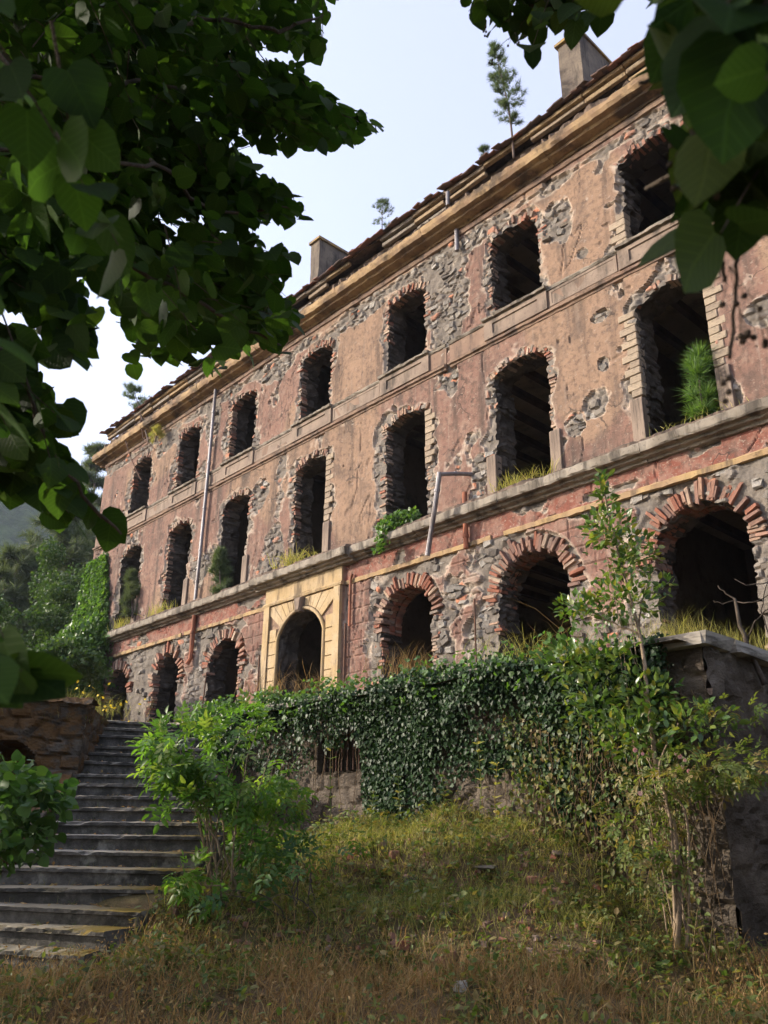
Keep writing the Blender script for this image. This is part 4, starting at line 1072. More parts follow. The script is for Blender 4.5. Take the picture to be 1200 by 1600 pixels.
# ------------------------------------------------------------------ plants: templates and scattering
def T_(V, F): return np.array(V, float), F
def linden_t():
    V = [(0, 0, 0), (.30, 0, -.03), (.62, 0, -.07), (1.05, 0, -.22)]
    for sd in (1, -1): V += [(-.10, .17 * sd, .03), (-.06, .38 * sd, .05), (.18, .54 * sd, .05), (.50, .52 * sd, -.02), (.80, .30 * sd, -.10)]
    F = []
    for b, fl in ((4, 0), (9, 1)):
        q = [(0, b + 1, b), (0, 1, b + 2, b + 1), (1, 2, b + 3, b + 2), (2, 3, b + 4, b + 3)]
        F += [x[::-1] if fl else x for x in q]
    return T_(V, F)
def lance_t(w=.24, droop=.12):
    V = [(0, 0, 0), (.5, 0, -.0), (1, 0, -droop), (.3, w, .05), (.68, w * .8, .02), (.3, -w, .05), (.68, -w * .8, .02)]
    return T_(V, [(0, 1, 3), (1, 4, 3), (1, 2, 4), (0, 5, 1), (1, 5, 6), (1, 6, 2)])
def ivy_t(): return T_([(0, 0, 0), (.25, .5, .06), (.55, .28, 0), (1, 0, -.08), (.55, -.28, 0), (.25, -.5, .06), (-.12, .22, .03), (-.12, -.22, .03)], [(0, 2, 1), (0, 3, 2), (0, 4, 3), (0, 5, 4), (0, 1, 6), (0, 7, 5)])
def quad_t(): return T_([(0, 0, 0), (.5, .34, .05), (1, 0, -.06), (.5, -.34, .05)], [(0, 2, 1), (0, 3, 2)])
def pinnate_t():
    V = []; F = []
    lv, lf = lance_t(.2)
    for (x, sd, ln) in ((.28, 1, .5), (.28, -1, .5), (.55, 1, .52), (.55, -1, .52), (.78, 0, .55)):
        a = 1.05 * sd; R = np.array([[math.cos(a), -math.sin(a), 0], [math.sin(a), math.cos(a), 0], [0, 0, 1]])
        n = len(V); V += list((lv * ln) @ R.T + np.array([x, 0, -.12 * x * x])); F += [tuple(i + n for i in f) for f in lf]
    n = len(V); V += [(0, .008, 0), (0, -.008, 0), (.8, 0, -.08)]; F.append((n, n + 1, n + 2))
    return T_(V, F)
def tuft_t(n=16, spread=.9, w=.022, seed=0):
    g = np.random.default_rng(seed); V = []; F = []
    for i in range(n):
        t = g.uniform(0, 2 * pi); a = spread * math.sqrt(g.uniform(.05, 1)); d = np.array([math.cos(a), math.sin(a) * math.cos(t), math.sin(a) * math.sin(t)]) * g.uniform(.75, 1.05)
        p = np.cross(d, g.normal(size=3)); p /= np.linalg.norm(p); b = np.array([g.uniform(-.25, .1), 0, 0]); k = len(V)
        V += [b - p * w, b + p * w, b + d]; F.append((k, k + 1, k + 2))
    return T_(V, F)
def blade_t(bend=.35, w=.03, n=3):
    V = []; F = []
    for i in range(n + 1):
        t = i / n; x = math.sin(bend * t) / max(bend, .01) if False else t * math.cos(bend * t); z = -t * math.sin(bend * t * 1.2)
        if i < n: V += [(x, w * (1 - t * .7), z), (x, -w * (1 - t * .7), z)]
        else: V.append((x, 0, z))
    for i in range(n - 1): F.append((2 * i, 2 * i + 1, 2 * i + 3, 2 * i + 2))
    F.append((2 * n - 2, 2 * n - 1, 2 * n))
    return T_(V, F)
def frames(Dv, Nv):
    X = Dv / (np.linalg.norm(Dv, axis=1)[:, None] + 1e-9)
    Z = Nv - X * (Nv * X).sum(1)[:, None]; Z /= np.linalg.norm(Z, axis=1)[:, None] + 1e-9
    return X, np.cross(Z, X), Z
def scatter(name, tmpl, P, Dv, Nv, S, mat, parent=None, kind='stuff', origin=None, wid=None):
    tv, tf = tmpl; P = np.asarray(P, float); n = len(P)
    X, Y, Z = frames(np.asarray(Dv, float), np.asarray(Nv, float)); S = np.broadcast_to(np.asarray(S, float), (n,))
    wy = S if wid is None else wid
    V = P[:, None] + tv[None, :, 0:1] * (X * S[:, None])[:, None] + tv[None, :, 1:2] * (Y * wy[:, None])[:, None] + tv[None, :, 2:3] * (Z * S[:, None])[:, None]
    if origin is not None: V = V - np.asarray(origin)
    k = len(tv); off = (np.arange(n) * k)[:, None]
    by = {}
    for f in tf: by.setdefault(len(f), []).append(f)
    F = [(np.array(fs)[None] + off[:, :, None]).reshape(-1, kk) for kk, fs in by.items()]
    r = np.repeat(nrg.random(n), k); at_ = {'rnd': r}
    if name in ('foliage', 'crown'): at_.update(lx=np.tile(tv[:, 0], n), ly=np.tile(tv[:, 1], n))
    o = obj(name, mesh_np(name, V.reshape(-1, 3), F, mat, at_, name == 'foliage'), parent, kind=kind)
    return o
def foliage(root, tmpl, P, Dv, Nv, S, mat, n_obj=300, leaf='leaf', mass='foliage', seen=None):
    """the leaves that show largest are objects, the others one mass"""
    P = np.asarray(P, float); S = np.broadcast_to(np.asarray(S, float), (len(P),)); o0 = np.array(root.location)
    dist = np.linalg.norm(P - EYE, axis=1); q = P - EYE; z = q @ FWD
    x = 600 + F_PX * (q @ RT) / np.maximum(z, .05); y = 800 - F_PX * (q @ UP) / np.maximum(z, .05)
    inf = (x > 0) & (x < 1200) & (y > 0) & (y < 1600) & (z > .1)
    score = np.where(inf, S / dist, 0); order = np.argsort(-score); take = order[:n_obj]; take = take[score[take] > 0]
    X, Y, Z = frames(np.asarray(Dv, float), np.asarray(Nv, float))
    tv, tf = tmpl; d = {}
    for f in tf: d.setdefault(len(f), []).append(f)
    mes = [mesh_np(leaf, tv * np.array([1, 1 + .12 * k, 1 + .8 * k]), [np.array(v) for v in d.values()], mat, {'lx': tv[:, 0], 'ly': tv[:, 1]}, True) for k in (-1, 0, 1)]
    for j in take:
        R = Matrix(((X[j][0], Y[j][0], Z[j][0]), (X[j][1], Y[j][1], Z[j][1]), (X[j][2], Y[j][2], Z[j][2])))
        objm(leaf, mes[j % 3], root, Matrix.Translation(P[j] - o0) @ R.to_4x4() @ Matrix.Scale(S[j], 4))
    rest = np.setdiff1d(np.arange(len(P)), take)
    if len(rest): scatter(mass, tmpl, P[rest], np.asarray(Dv)[rest], np.asarray(Nv)[rest], S[rest], mat, root, 'stuff', o0)
def unit(v): v = np.asarray(v, float); return v / (np.linalg.norm(v, axis=-1, keepdims=True) + 1e-9)
def inpoly(x, y, poly):
    x = np.asarray(x); y = np.asarray(y); c = np.zeros(x.shape, bool); n = len(poly)
    for i in range(n):
        x0, y0 = poly[i]; x1, y1 = poly[(i + 1) % n]
        c ^= ((y0 > y) != (y1 > y)) & (x < (x1 - x0) * (y - y0) / ((y1 - y0) or 1e-9) + x0)
    return c
def curve(pts, n=10, wob=0.0):
    pts = np.array(pts, float); t = np.linspace(0, len(pts) - 1, n); i = np.clip(t.astype(int), 0, len(pts) - 2); f = (t - i)[:, None]
    p0 = pts[np.clip(i - 1, 0, None)]; p1 = pts[i]; p2 = pts[i + 1]; p3 = pts[np.clip(i + 2, None, len(pts) - 1)]
    q = .5 * (2 * p1 + (p2 - p0) * f + (2 * p0 - 5 * p1 + 4 * p2 - p3) * f ** 2 + (3 * p1 - p0 - 3 * p2 + p3) * f ** 3)
    if wob: q[1:-1] += nrg.normal(0, wob, q[1:-1].shape)
    return q

# ------------------------------------------------------------------ linden in the left foreground
def linden(root, regions, trunk_pts, limbs, twig_n, extra=None, lm='linden'):
    o0 = np.array(root.location)
    b = MB(); b.tube(np.array(trunk_pts) - o0, np.linspace(.16, .07, len(trunk_pts)), 10); obj('trunk', b.me('trunk', M['bark'], True), root)
    for L_ in limbs:
        b = MB(); P = curve(L_, 24, 0); P[1:-1] += .0015 * np.linalg.norm(P[1:-1] - EYE, axis=1)[:, None] * nrg.normal(size=P[1:-1].shape); q_ = np.linalg.norm(P - EYE, axis=1); b.tube(P - o0, np.minimum(np.linspace(.03, .003, 24), q_ * .0022), 6); obj('branch', b.me('branch', M['bark'], True), root)
    LP, LD, LN, LS = [], [], [], []
    tw = MB()
    for poly, n, d0, d1, out, sz, inside in regions:
        xs = [p[0] for p in poly]; ys = [p[1] for p in poly]; k = 0; tries = 0
        while k < n and tries < n * 30:
            tries += 1
            x, y = rnd.uniform(min(xs), max(xs)), rnd.uniform(min(ys), max(ys))
            if not inpoly(np.array([x]), np.array([y]), poly)[0]: continue
            d = rnd.uniform(d0, d1) if rnd.random() < .7 else d1 * rnd.uniform(.9, 1)
            tip = at(x, y, d); ln = rnd.uniform(.3, .6) * sz / .075
            dv = unit(np.array(out) + np.array([rnd.gauss(0, .45), rnd.gauss(0, .45), rnd.gauss(0, .3)]))
            st = tip - dv * ln + np.array([0, 0, .06 * ln]); md = (st + tip) / 2 + np.array([0, 0, .05 * ln])
            P = curve([st, md, tip], 7)
            bad = False
            for qq in (P[0], P[3]):
                xq, yq = pixel(qq)
                if 40 < xq < 1160 and yq > 40 and not any(inpoly(np.array([xq]), np.array([yq]), rg[0])[0] for rg in regions): bad = True
            if bad: continue
            k += 1; l0 = len(LP)
            nl = int(ln / (.045 * sz / .075)); sd = 1
            for j in range(nl):
                t = .12 + .88 * (j + .5) / nl; i = t * 6; i0 = min(int(i), 5); p = P[i0] + (P[i0 + 1] - P[i0]) * (i - i0)
                lat = unit(np.cross(dv, [0, 0, 1.])) * sd; sd = -sd
                dd = unit(dv * .55 + lat * .75 + np.array([0, 0, -.35]) + nrg.normal(0, .3, 3))
                nn = unit(np.array([0, 0, 1.]) + nrg.normal(0, .42, 3) - .25 * FWD)
                s = sz * rnd.choice((.55, .8, .95, 1.0, 1.1, 1.2))
                LP.append(p + dd * s * .35); LD.append(dd); LN.append(nn); LS.append(s)
            inn = 0
            for pp, d_, s_2 in zip(LP[l0:], LD[l0:], LS[l0:]):
                xq, yq = pixel(pp + d_ * s_2 * .5); inn += bool(xq < 0 or yq < 0 or xq > 1200 or inpoly(np.array([xq]), np.array([yq]), poly)[0])
            if inn > .75 * (len(LP) - l0): tw.tube(P - o0, np.linspace(.0035, .0012, 7), 4, False)
    LP = np.array(LP); q = LP + np.array(LD) * np.array(LS)[:, None] * .5 - EYE; z = q @ FWD
    x = 600 + F_PX * (q @ RT) / np.maximum(z, .05); y = 800 - F_PX * (q @ UP) / np.maximum(z, .05)
    ok = np.zeros(len(LP), bool)
    for reg in regions: ok |= inpoly(x, y, reg[0])
    ok &= (np.linalg.norm(q, axis=1) > .35)
    obj('twig', tw.me('twig', M['bark']), root, kind='stuff')
    foliage(root, linden_t(), LP[ok], np.array(LD)[ok], np.array(LN)[ok], np.array(LS)[ok], M[lm])
    if extra is not None:
        P, S = extra; n = len(P)
        scatter('crown', linden_t(), P, nrg.normal(0, 1, (n, 3)) + [0.3, .3, -.4], nrg.normal(0, .5, (n, 3)) + [0, 0, 1], S, M['linden'], root, 'stuff', o0)
massA = [(-60, -60), (425, -60), (395, 85), (345, 205), (300, 300), (240, 395), (180, 460), (150, 440), (100, 420), (40, 430), (-60, 420)]
spray1 = [(330, -60), (520, -60), (515, 30), (480, 45), (505, 85), (470, 105), (440, 75), (395, 75)]
spray2 = [(340, 120), (400, 95), (450, 95), (520, 150), (585, 170), (595, 205), (540, 220), (500, 238), (430, 242), (395, 225), (340, 215)]
spray3 = [(270, 235), (370, 228), (430, 285), (498, 322), (470, 348), (440, 338), (400, 352), (330, 352), (270, 340)]
spray4 = [(225, 400), (330, 352), (400, 372), (475, 410), (440, 430), (475, 485), (450, 562), (400, 560), (340, 588), (290, 560), (250, 588), (195, 580), (200, 530), (180, 470)]
holeless = [(-60, -60), (380, -60), (350, 90), (310, 200), (270, 290), (210, 380), (160, 430), (110, 415), (40, 420), (-60, 410)]
massB = [(-60, 380), (60, 400), (125, 440), (150, 525), (125, 575), (95, 555), (75, 520), (30, 480), (-60, 470)]
massC = [(-60, 520), (20, 515), (72, 555), (45, 575), (70, 610), (112, 645), (110, 680), (75, 690), (125, 725), (130, 770), (205, 835), (165, 855), (130, 830), (90, 815), (55, 810), (70, 780), (40, 770), (10, 775), (-60, 740)]
massD = [(-60, 1010), (20, 1020), (85, 1045), (70, 1060), (60, 1075), (20, 1070), (-60, 1060)]
trunkL = [(-3.6, .9, -.05), (-3.55, 1.0, 1.5), (-3.4, 1.1, 3.2), (-3.1, 1.4, 5.2), (-2.9, 1.7, 7.5)]
linL = thing('linden_tree', 'large dark green linden whose leafy branches hang across the upper left of the view', 'tree', trunkL[0])
limbs = [[(-3.4, 1.1, 3.2), at(40, 120, 2.6), at(230, 130, 3.2), at(420, 150, 3.6), at(560, 190, 3.9)], [(-3.4, 1.1, 3.0), at(60, 240, 2.2), at(250, 260, 2.8), at(330, 330, 3.2), at(470, 320, 3.5)],
         [at(-200, 300, 2.4), at(60, 350, 2.6), at(250, 440, 2.9), at(360, 500, 3.2), at(440, 540, 3.4)], [at(-150, 470, 2.0), at(20, 560, 2.1), at(60, 660, 2.3), at(120, 760, 2.4), at(190, 835, 2.5)],
         [at(250, 40, 3), at(330, 30, 3.2), at(440, 45, 3.3), at(515, 20, 3.5)]]
nE = 11000
# the crown carries on overhead and to the left, out of the picture; leaves added to shade the lower ground
Pe = np.stack([nrg.uniform(-6.5, 3.0, nE), nrg.uniform(-6, 3.2, nE), nrg.uniform(4.4, 8.5, nE)], 1)
Pe2 = np.stack([nrg.uniform(-7.5, -3.6, 2600), nrg.uniform(-2, 4.8, 2600), nrg.uniform(2.0, 7.5, 2600)], 1)
Pe = np.concatenate([Pe, Pe2]); xx, yy = 600 + F_PX * ((Pe - EYE) @ RT) / np.maximum((Pe - EYE) @ FWD, .01), 800 - F_PX * ((Pe - EYE) @ UP) / np.maximum((Pe - EYE) @ FWD, .01)
vis = (((Pe - EYE) @ FWD) > 0) & (xx > -90) & (xx < 1290) & (yy > -90) & (yy < 1690)
Pe = Pe[~vis]
linden(linL, [(massA, 300, 3.0, 5.2, (.75, .55, -.25), .086, True), ([(475, 150), (585, 166), (600, 205), (500, 236)], 22, 3.4, 4.4, (.9, .4, -.1), .082, True), ([(455, -40), (525, -40), (515, 30), (505, 88), (470, 100), (450, 60)], 16, 3.4, 4.4, (.8, .5, .1), .08, True), ([(415, 430), (478, 485), (452, 562), (400, 560)], 16, 3.2, 4.2, (.8, .5, -.3), .086, True), ([(430, 285), (500, 322), (470, 348), (420, 340)], 14, 3.2, 4.2, (.85, .5, -.2), .082, True), (spray1, 38, 3.0, 4.4, (.8, .5, -.1), .086, True), (spray2, 52, 3.2, 4.6, (.85, .5, -.1), .086, True), (spray3, 50, 3.0, 4.4, (.8, .5, -.2), .086, True), (spray4, 110, 2.8, 4.4, (.8, .5, -.3), .088, True), (holeless, 340, 2.8, 5.0, (.7, .5, -.25), .088, True), ([(20, 120), (210, 160), (240, 330), (190, 420), (60, 400), (0, 300)], 3, .9, 1.3, (.5, .4, -.5), .075, True),
               (massB, 36, 2.2, 2.7, (.6, .4, -.6), .075, True), (massC, 80, 2.1, 2.8, (.55, .35, -.75), .09, True), (massD, 14, 1.1, 1.4, (.9, .3, -.1), .078, True)], trunkL, limbs, 0, (Pe, nrg.uniform(.10, .17, len(Pe))))
# ------------------------------------------------------------------ second linden, upper right, very near
massR1 = [(725, -60), (960, -60), (960, 60), (930, 85), (905, 60), (870, 75), (860, 60), (835, 100), (800, 85), (780, 60), (755, 50), (722, 10)]
massR2 = [(1010, -60), (1280, -60), (1280, 200), (1200, 130), (1160, 170), (1135, 330), (1095, 370), (1060, 330), (1055, 210), (1005, 165), (1015, 60)]
massR3 = [(1130, 180), (1280, 180), (1280, 360), (1170, 370), (1180, 420), (1140, 480), (1095, 470), (1120, 400), (1060, 410), (1010, 415), (1045, 330)]
trunkR = [(3.4, -.6, -.05), (3.35, -.5, 1.6), (3.2, -.3, 3.4), (2.9, .0, 5.4), (2.7, .2, 7)]
linR = thing('linden_tree', 'dark linden with big leaves close to the lens in the upper right corner', 'tree', trunkR[0])
limbs = [[(3.2, -.3, 3.0), at(1290, 30, 1.2), at(1130, 60, 1.1), at(1000, 130, 1.0)], [(3.2, -.3, 2.8), at(1260, 200, 1.2), at(1170, 240, 1.05), at(1130, 380, 1.0), at(1130, 440, 1.0)], [(3.2, -.3, 3.4), at(1100, -60, 2.2), at(900, 0, 2.3), at(790, 20, 2.4)],
         [at(1170, 240, 1.05), at(1140, 330, 1.05), at(1150, 420, 1.05), at(1140, 560, 1.05)]]
Pe = np.stack([nrg.uniform(1.0, 6.0, 2600), nrg.uniform(-4, 1.6, 2600), nrg.uniform(3.4, 7.5, 2600)], 1)
q = Pe - EYE; zq = np.maximum(q @ FWD, .01); xx, yy = 600 + F_PX * (q @ RT) / zq, 800 - F_PX * (q @ UP) / zq
Pe = Pe[~(((q @ FWD) > 0) & (xx > -90) & (xx < 1290) & (yy > -90) & (yy < 1690))]
linden(linR, [(massR1, 26, 2.0, 2.5, (-.5, .3, -.4), .066, True), (massR2, 22, .62, 1.0, (-.6, .35, -.6), .08, True), (massR2, 26, 1.1, 1.6, (-.6, .35, -.6), .08, True), (massR3, 9, .75, 1.1, (-.3, .2, -.9), .078, True)], trunkR, limbs, 0, (Pe, nrg.uniform(.1, .16, len(Pe))), 'lindendark')
# hanging seed stalks
b = MB(); o0 = np.array(linR.location)
for px, py, d in ((805, 60, 2.2), (760, 45, 2.3), (770, 95, 2.2), (1085, 230, .9), (1070, 270, .9), (1100, 290, .9), (1060, 200, .92), (1145, 445, 1.0), (1120, 590, 1.0), (1160, 510, 1.0), (1185, 505, 1.0), (1190, 520, 1.0)):
    p = at(px, py, d)
    for j in range(4):
        e = p + np.array([rnd.gauss(0, .012), rnd.gauss(0, .012), -rnd.uniform(.01, .03)]); b.tube(np.array([p + [0, 0, .03], e]) - o0, .0006, 3, False)
        V_, F_ = cham_box((.0035, .0035, .0035), .0015, 0); b.add(V_ + e - o0, F_)
obj('seed_cluster', b.me('seed_cluster', M['bark']), linR, kind='stuff')
# a tree on the left, outside the view, placed to throw dappled shade over the mound and the stairs
shd = thing('linden_tree', 'tall leafy tree out of view left of the staircase, placed to shade the lower ground', 'tree', (-9.6, 9.5, .1))
P = []
for c, r, n in (((-9.2, 8.0, 3.6), (1.6, 2.2, 1.7), 1700), ((-9.4, 11.2, 3.3), (1.4, 2.0, 1.6), 1300), ((-9.3, 7.2, 5.6), (1.8, 2.0, 1.3), 900), ((-8.8, 6.2, 2.2), (1.3, 1.8, 1.3), 900)):
    v = unit(nrg.normal(0, 1, (n, 3))) * (nrg.random(n)[:, None] ** .45); P.append(v * r + c)
P = np.concatenate(P); keep_ = (fbm(P[:, 1] * 1.1, P[:, 2] * 1.1, 33, 2) > .50); P = P[keep_]
scatter('crown', linden_t(), P - np.array([0, 0, 0]), nrg.normal(0, 1, P.shape) + [0, 0, -.4], nrg.normal(0, .6, P.shape) + [0, 0, 1], nrg.uniform(.16, .26, len(P)), M['linden'], shd, 'stuff', np.array(shd.location))
b = MB(); b.tube(np.array([(0, 0, 0), (.1, -.1, 2), (.2, .1, 4), (.3, .2, 6)]), [.22, .18, .13, .06], 10); obj('trunk', b.me('trunk', M['bark'], True), shd)

shr = thing('broadleaf_tree', 'unseen dense tree added right of the retaining wall corner to shade the return wall', 'tree', (9.5, 7.5, 0))  # out-of-view tree added to keep sky light off the return wall
P = []
for c, r, n in (((9.3, 6.6, 3.2), (1.6, 2.0, 2.2), 1500), ((9.8, 9.6, 3.0), (1.5, 1.8, 2.2), 1500), ((8.6, 4.4, 2.6), (1.4, 1.6, 1.9), 900)):
    v = unit(nrg.normal(0, 1, (n, 3))) * (nrg.random(n)[:, None] ** .4); P.append(v * r + c)
P = np.concatenate(P)
scatter('crown', linden_t(), P, nrg.normal(0, 1, P.shape) + [0, 0, -.4], nrg.normal(0, .6, P.shape) + [0, 0, 1], nrg.uniform(.18, .3, len(P)), M['linden'], shr, 'stuff', np.array(shr.location))
b = MB(); b.tube(np.array([(0, 0, 0), (.1, -.1, 2), (.0, .1, 4)]), [.2, .16, .06], 10); obj('trunk', b.me('trunk', M['bark'], True), shr)

# ------------------------------------------------------------------ ivy on the retaining wall
def ivy_wall():
    t = thing('ivy', 'dark glossy ivy hanging over the retaining wall in a thick curtain', 'ivy', tuple(TP(9.5, .1, 2.0)))
    n = 105000; s = nrg.uniform(4.6, 15.2, n); z = nrg.uniform(-.6, 2.36, n)
    # lower fringe of the curtain
    kx = np.array([4.4, 5.0, 5.6, 6.2, 7.0, 7.8, 8.6, 9.3, 9.58, 9.66, 10.75, 10.85, 11.6, 12.5, 13.5, 15.2]); kz = np.array([1.2, .55, .25, .55, 1.0, .75, .35, .35, .7, 1.48, 1.48, 1.2, 1.1, 1.25, 1.5, 1.7])
    low = np.interp(s, kx, kz) + .35 * (fbm(s * 2.6, 0 * s, 4, 3) - .5) + .5 * (fbm(s * 9, z * 2, 14, 2) - .5)
    hi = 1.98 + .42 * fbm(s * .9, 0 * s, 24, 3) + .14 * (fbm(s * 5, 0 * s, 25, 2) - .5)
    dens = np.clip((z - low) * 2.2 + .55, 0, 1) * (z < hi)
    thin = .18 + .82 * sstep(.35, .6, fbm(s * 1.4, z * 1.4, 8, 3)) 
    keepv = nrg.random(n) < dens * np.where(z < low + .7, thin, 1) * np.where(s < 5.6, .7, 1)
    keepv &= ~((s > OPW[0] - .02) & (s < OPW[1]) & (z < 1.30 - .25 * fbm(s * 4, z * 0, 77, 2) * (s > 10.3)) & (z > .95))
    s, z = s[keepv], z[keepv]
    bulge = .10 + .30 * sstep(.9, 1.9, z) * (.1 + 1.5 * fbm(s * 1.5, z * 1.8, 19, 3) ** 1.3) - .22 * sstep(2.05, 2.36, z)
    m = bulge * nrg.random(len(s)) ** .5 + .03
    top = z > 2.08; m = np.where(top, m - nrg.random(len(s)) * .55, m)
    P = U * s[:, None] + N * (TW - m)[:, None]; P[:, 2] = z + .03 * nrg.normal(size=len(s)) + EZ
    nn = -N * 1.0 + np.array([0, 0, .55]) + nrg.normal(0, .42, P.shape); nn[top] += [0, 0, .8]
    dd = np.array([0, 0, -1.]) + nrg.normal(0, .55, P.shape)
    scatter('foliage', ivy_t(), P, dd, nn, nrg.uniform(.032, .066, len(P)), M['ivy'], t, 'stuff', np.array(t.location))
    b = MB(); o0 = np.array(t.location)
    for j in range(60):
        s0 = rnd.uniform(4.5, 13.5); z1 = rnd.uniform(-.3, 1.1); P = [TP(s0 + rnd.gauss(0, .12) * q, .05 + .03 * rnd.random(), 2.0 + (z1 - 2.0) * q) for q in (0, .3, .6, 1)]
        b.tube(curve(P, 8, .012) - o0, np.linspace(.008, .003, 8), 4, False)
    obj('stem', b.me('stem', M['bramble']), t, kind='stuff')
    # brighter young creeper over the top edge
    t2 = thing('creeper', 'bright green creeper spilling over the top of the ivy below the doorway', 'creeper', tuple(TP(11.5, 0, 2.1)))
    n = 8200; s = np.concatenate([nrg.normal(12.6, 1.1, n // 2), nrg.uniform(5.4, 15.0, n // 2)]); z = nrg.uniform(1.75, 2.45, n)
    m = nrg.uniform(-.5, .42, n) - .3 * (z > 2.2); kk = fbm(s * 1.3, z * 3, 5, 3) > .46; s, z, m = s[kk], z[kk], m[kk]
    P = U * s[:, None] + N * (TW - m)[:, None]; P[:, 2] = z + EZ
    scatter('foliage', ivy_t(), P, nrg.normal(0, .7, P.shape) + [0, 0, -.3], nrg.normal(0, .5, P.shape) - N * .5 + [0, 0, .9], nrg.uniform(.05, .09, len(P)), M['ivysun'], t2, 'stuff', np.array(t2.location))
ivy_wall()

# ------------------------------------------------------------------ elder bush
def stems(root, base, tips, r0, mat, name='stem', n=9, wob=.02):
    o0 = np.array(root.location); out = []
    for tip in tips:
        md = (np.array(base) + tip) / 2 + np.array([rnd.gauss(0, .12), rnd.gauss(0, .12), .15])
        st = np.array(base) + np.array([rnd.gauss(0, .10), rnd.gauss(0, .10), -.05])
        P = curve([st, md, tip], n, wob); b = MB(); b.tube(P - o0, np.linspace(r0, r0 * .25, n), 6); obj(name, b.me(name, mat, True), root); out.append(P)
    return out
def bush(root, blobs, tmpl, mat, size, stem_mat, r0=.016, n_tip=14, nrm_up=.9, n_obj=300, droop=-.35):
    base = np.array(root.location); P = []; D_ = []
    for c, r, n in blobs:
        v = unit(nrg.normal(0, 1, (n, 3))) * (nrg.random(n)[:, None] ** .4); q = v * r
        P.append(q + c); D_.append(unit(v * .8 + np.array([0, 0, droop]) + nrg.normal(0, .4, (n, 3))))
    P = np.concatenate(P); D_ = np.concatenate(D_)
    kk = fbm(P[:, 0] * 2.2 + P[:, 1], P[:, 2] * 2.4, 55, 3) > .42; P, D_ = P[kk], D_[kk]
    foliage(root, tmpl, P, D_, nrg.normal(0, .45, P.shape) + [0, 0, nrm_up], nrg.uniform(size * .7, size * 1.2, len(P)), mat, n_obj)
    tips = [np.array(blobs[i % len(blobs)][0]) + nrg.normal(0, .4, 3) * np.array(blobs[i % len(blobs)][1]) for i in range(n_tip)]
    return stems(root, base, tips, r0, stem_mat)
def gnd(x, y, d):
    p = at(x, y, d); p[2] = ground_z(np.array([p[0]]), np.array([p[1]]))[0]; return p
eb = gnd(345, 1390, 10.3)
elder = thing('elder_bush', 'light green elder bush with compound leaves growing beside the staircase', 'bush', tuple(eb))
bush(elder, [(c, tuple(np.array(r) * .88), int(n * 1.05)) for c, r, n in [(at(330, 1180, 10.3), (.85, .7, .45), 330), (at(390, 1230, 10.3), (.75, .65, .5), 300), (at(290, 1160, 10.2), (.5, .5, .3), 130), (at(420, 1190, 10.5), (.4, .5, .4), 100), (at(370, 1130, 10.5), (.5, .45, .25), 100), (at(290, 1265, 10.1), (.35, .35, .3), 70), (at(405, 1300, 10.4), (.4, .5, .35), 80), (at(300, 1370, 9.9), (.28, .3, .16), 36), (at(260, 1200, 10.2), (.3, .3, .2), 60)]], pinnate_t(), M['elder'], .205, M['palebark'], .014, 22)
sb = gnd(470, 1370, 9.8)
sh2 = thing('low_bush', 'dark feathery low bush in the shade between the elder and the mound', 'bush', tuple(sb))
bush(sh2, [(at(445, 1345, 9.9), (.5, .5, .2), 80), (at(360, 1405, 9.6), (.35, .4, .12), 45), (at(490, 1310, 10.6), (.5, .5, .2), 60)], pinnate_t(), M['hazel'], .2, M['bark'], .01, 8, .9, 120)
# laurel on the right with its rosebush
lb = gnd(1045, 1395, 9.2)
laurel = thing('laurel_tree', 'slender laurel sapling with glossy leaves rising in front of the right arches', 'tree', tuple(lb))
bl = [(at(945, 770, 9.7), (.10, .1, .30), 46), (at(955, 830, 9.6), (.32, .3, .28), 130), (at(930, 880, 9.6), (.42, .35, .22), 130), (at(990, 870, 9.7), (.30, .3, .28), 110), (at(905, 950, 9.5), (.28, .3, .18), 80), (at(975, 940, 9.6), (.42, .35, .22), 120), (at(1035, 915, 9.6), (.14, .14, .12), 20), (at(900, 1035, 9.5), (.45, .4, .22), 160), (at(960, 1040, 9.4), (.4, .35, .25), 150),
      (at(1010, 1090, 9.3), (.38, .35, .30), 150), (at(940, 1100, 9.4), (.42, .3, .28), 130), (at(1000, 1150, 9.2), (.5, .35, .25), 150), (at(1090, 1130, 9.0), (.4, .35, .2), 70)]
bl = [(c, r, int(n * 1.9)) for c, r, n in bl]
bush(laurel, bl, lance_t(.25), M['laurel'], .10, M['palebark'], .008, 4, .8, 300, .25)
o0 = np.array(laurel.location)
for pts, r in (([lb, at(1060, 1330, 9.1), at(1035, 1240, 9.2), at(1020, 1160, 9.25), at(1008, 1060, 9.35), at(998, 985, 9.5), at(975, 900, 9.6), at(950, 800, 9.7), at(943, 752, 9.7)], .035), ([at(998, 985, 9.5), at(1005, 930, 9.55), at(1022, 890, 9.6)], .014), ([at(1000, 990, 9.5), at(950, 970, 9.5), at(905, 940, 9.5)], .014), ([lb, at(1048, 1290, 9.0), at(1030, 1200, 9.1), at(1060, 1130, 9.1)], .022), ([lb + np.array([.1, 0, 0]), at(1075, 1290, 9.0), at(1040, 1230, 9.05), at(1010, 1185, 9.1)], .016)):
    b = MB(); b.tube(curve(pts, 18, .006) - o0, np.linspace(r, r * .3, 18), 7); obj('stem', b.me('stem', M['palebark'], True), laurel)
rb = gnd(1090, 1420, 8.9)
rose = thing('rose_bush', 'rambling rose bush with pale pink blooms against the dark return wall', 'bush', tuple(rb))
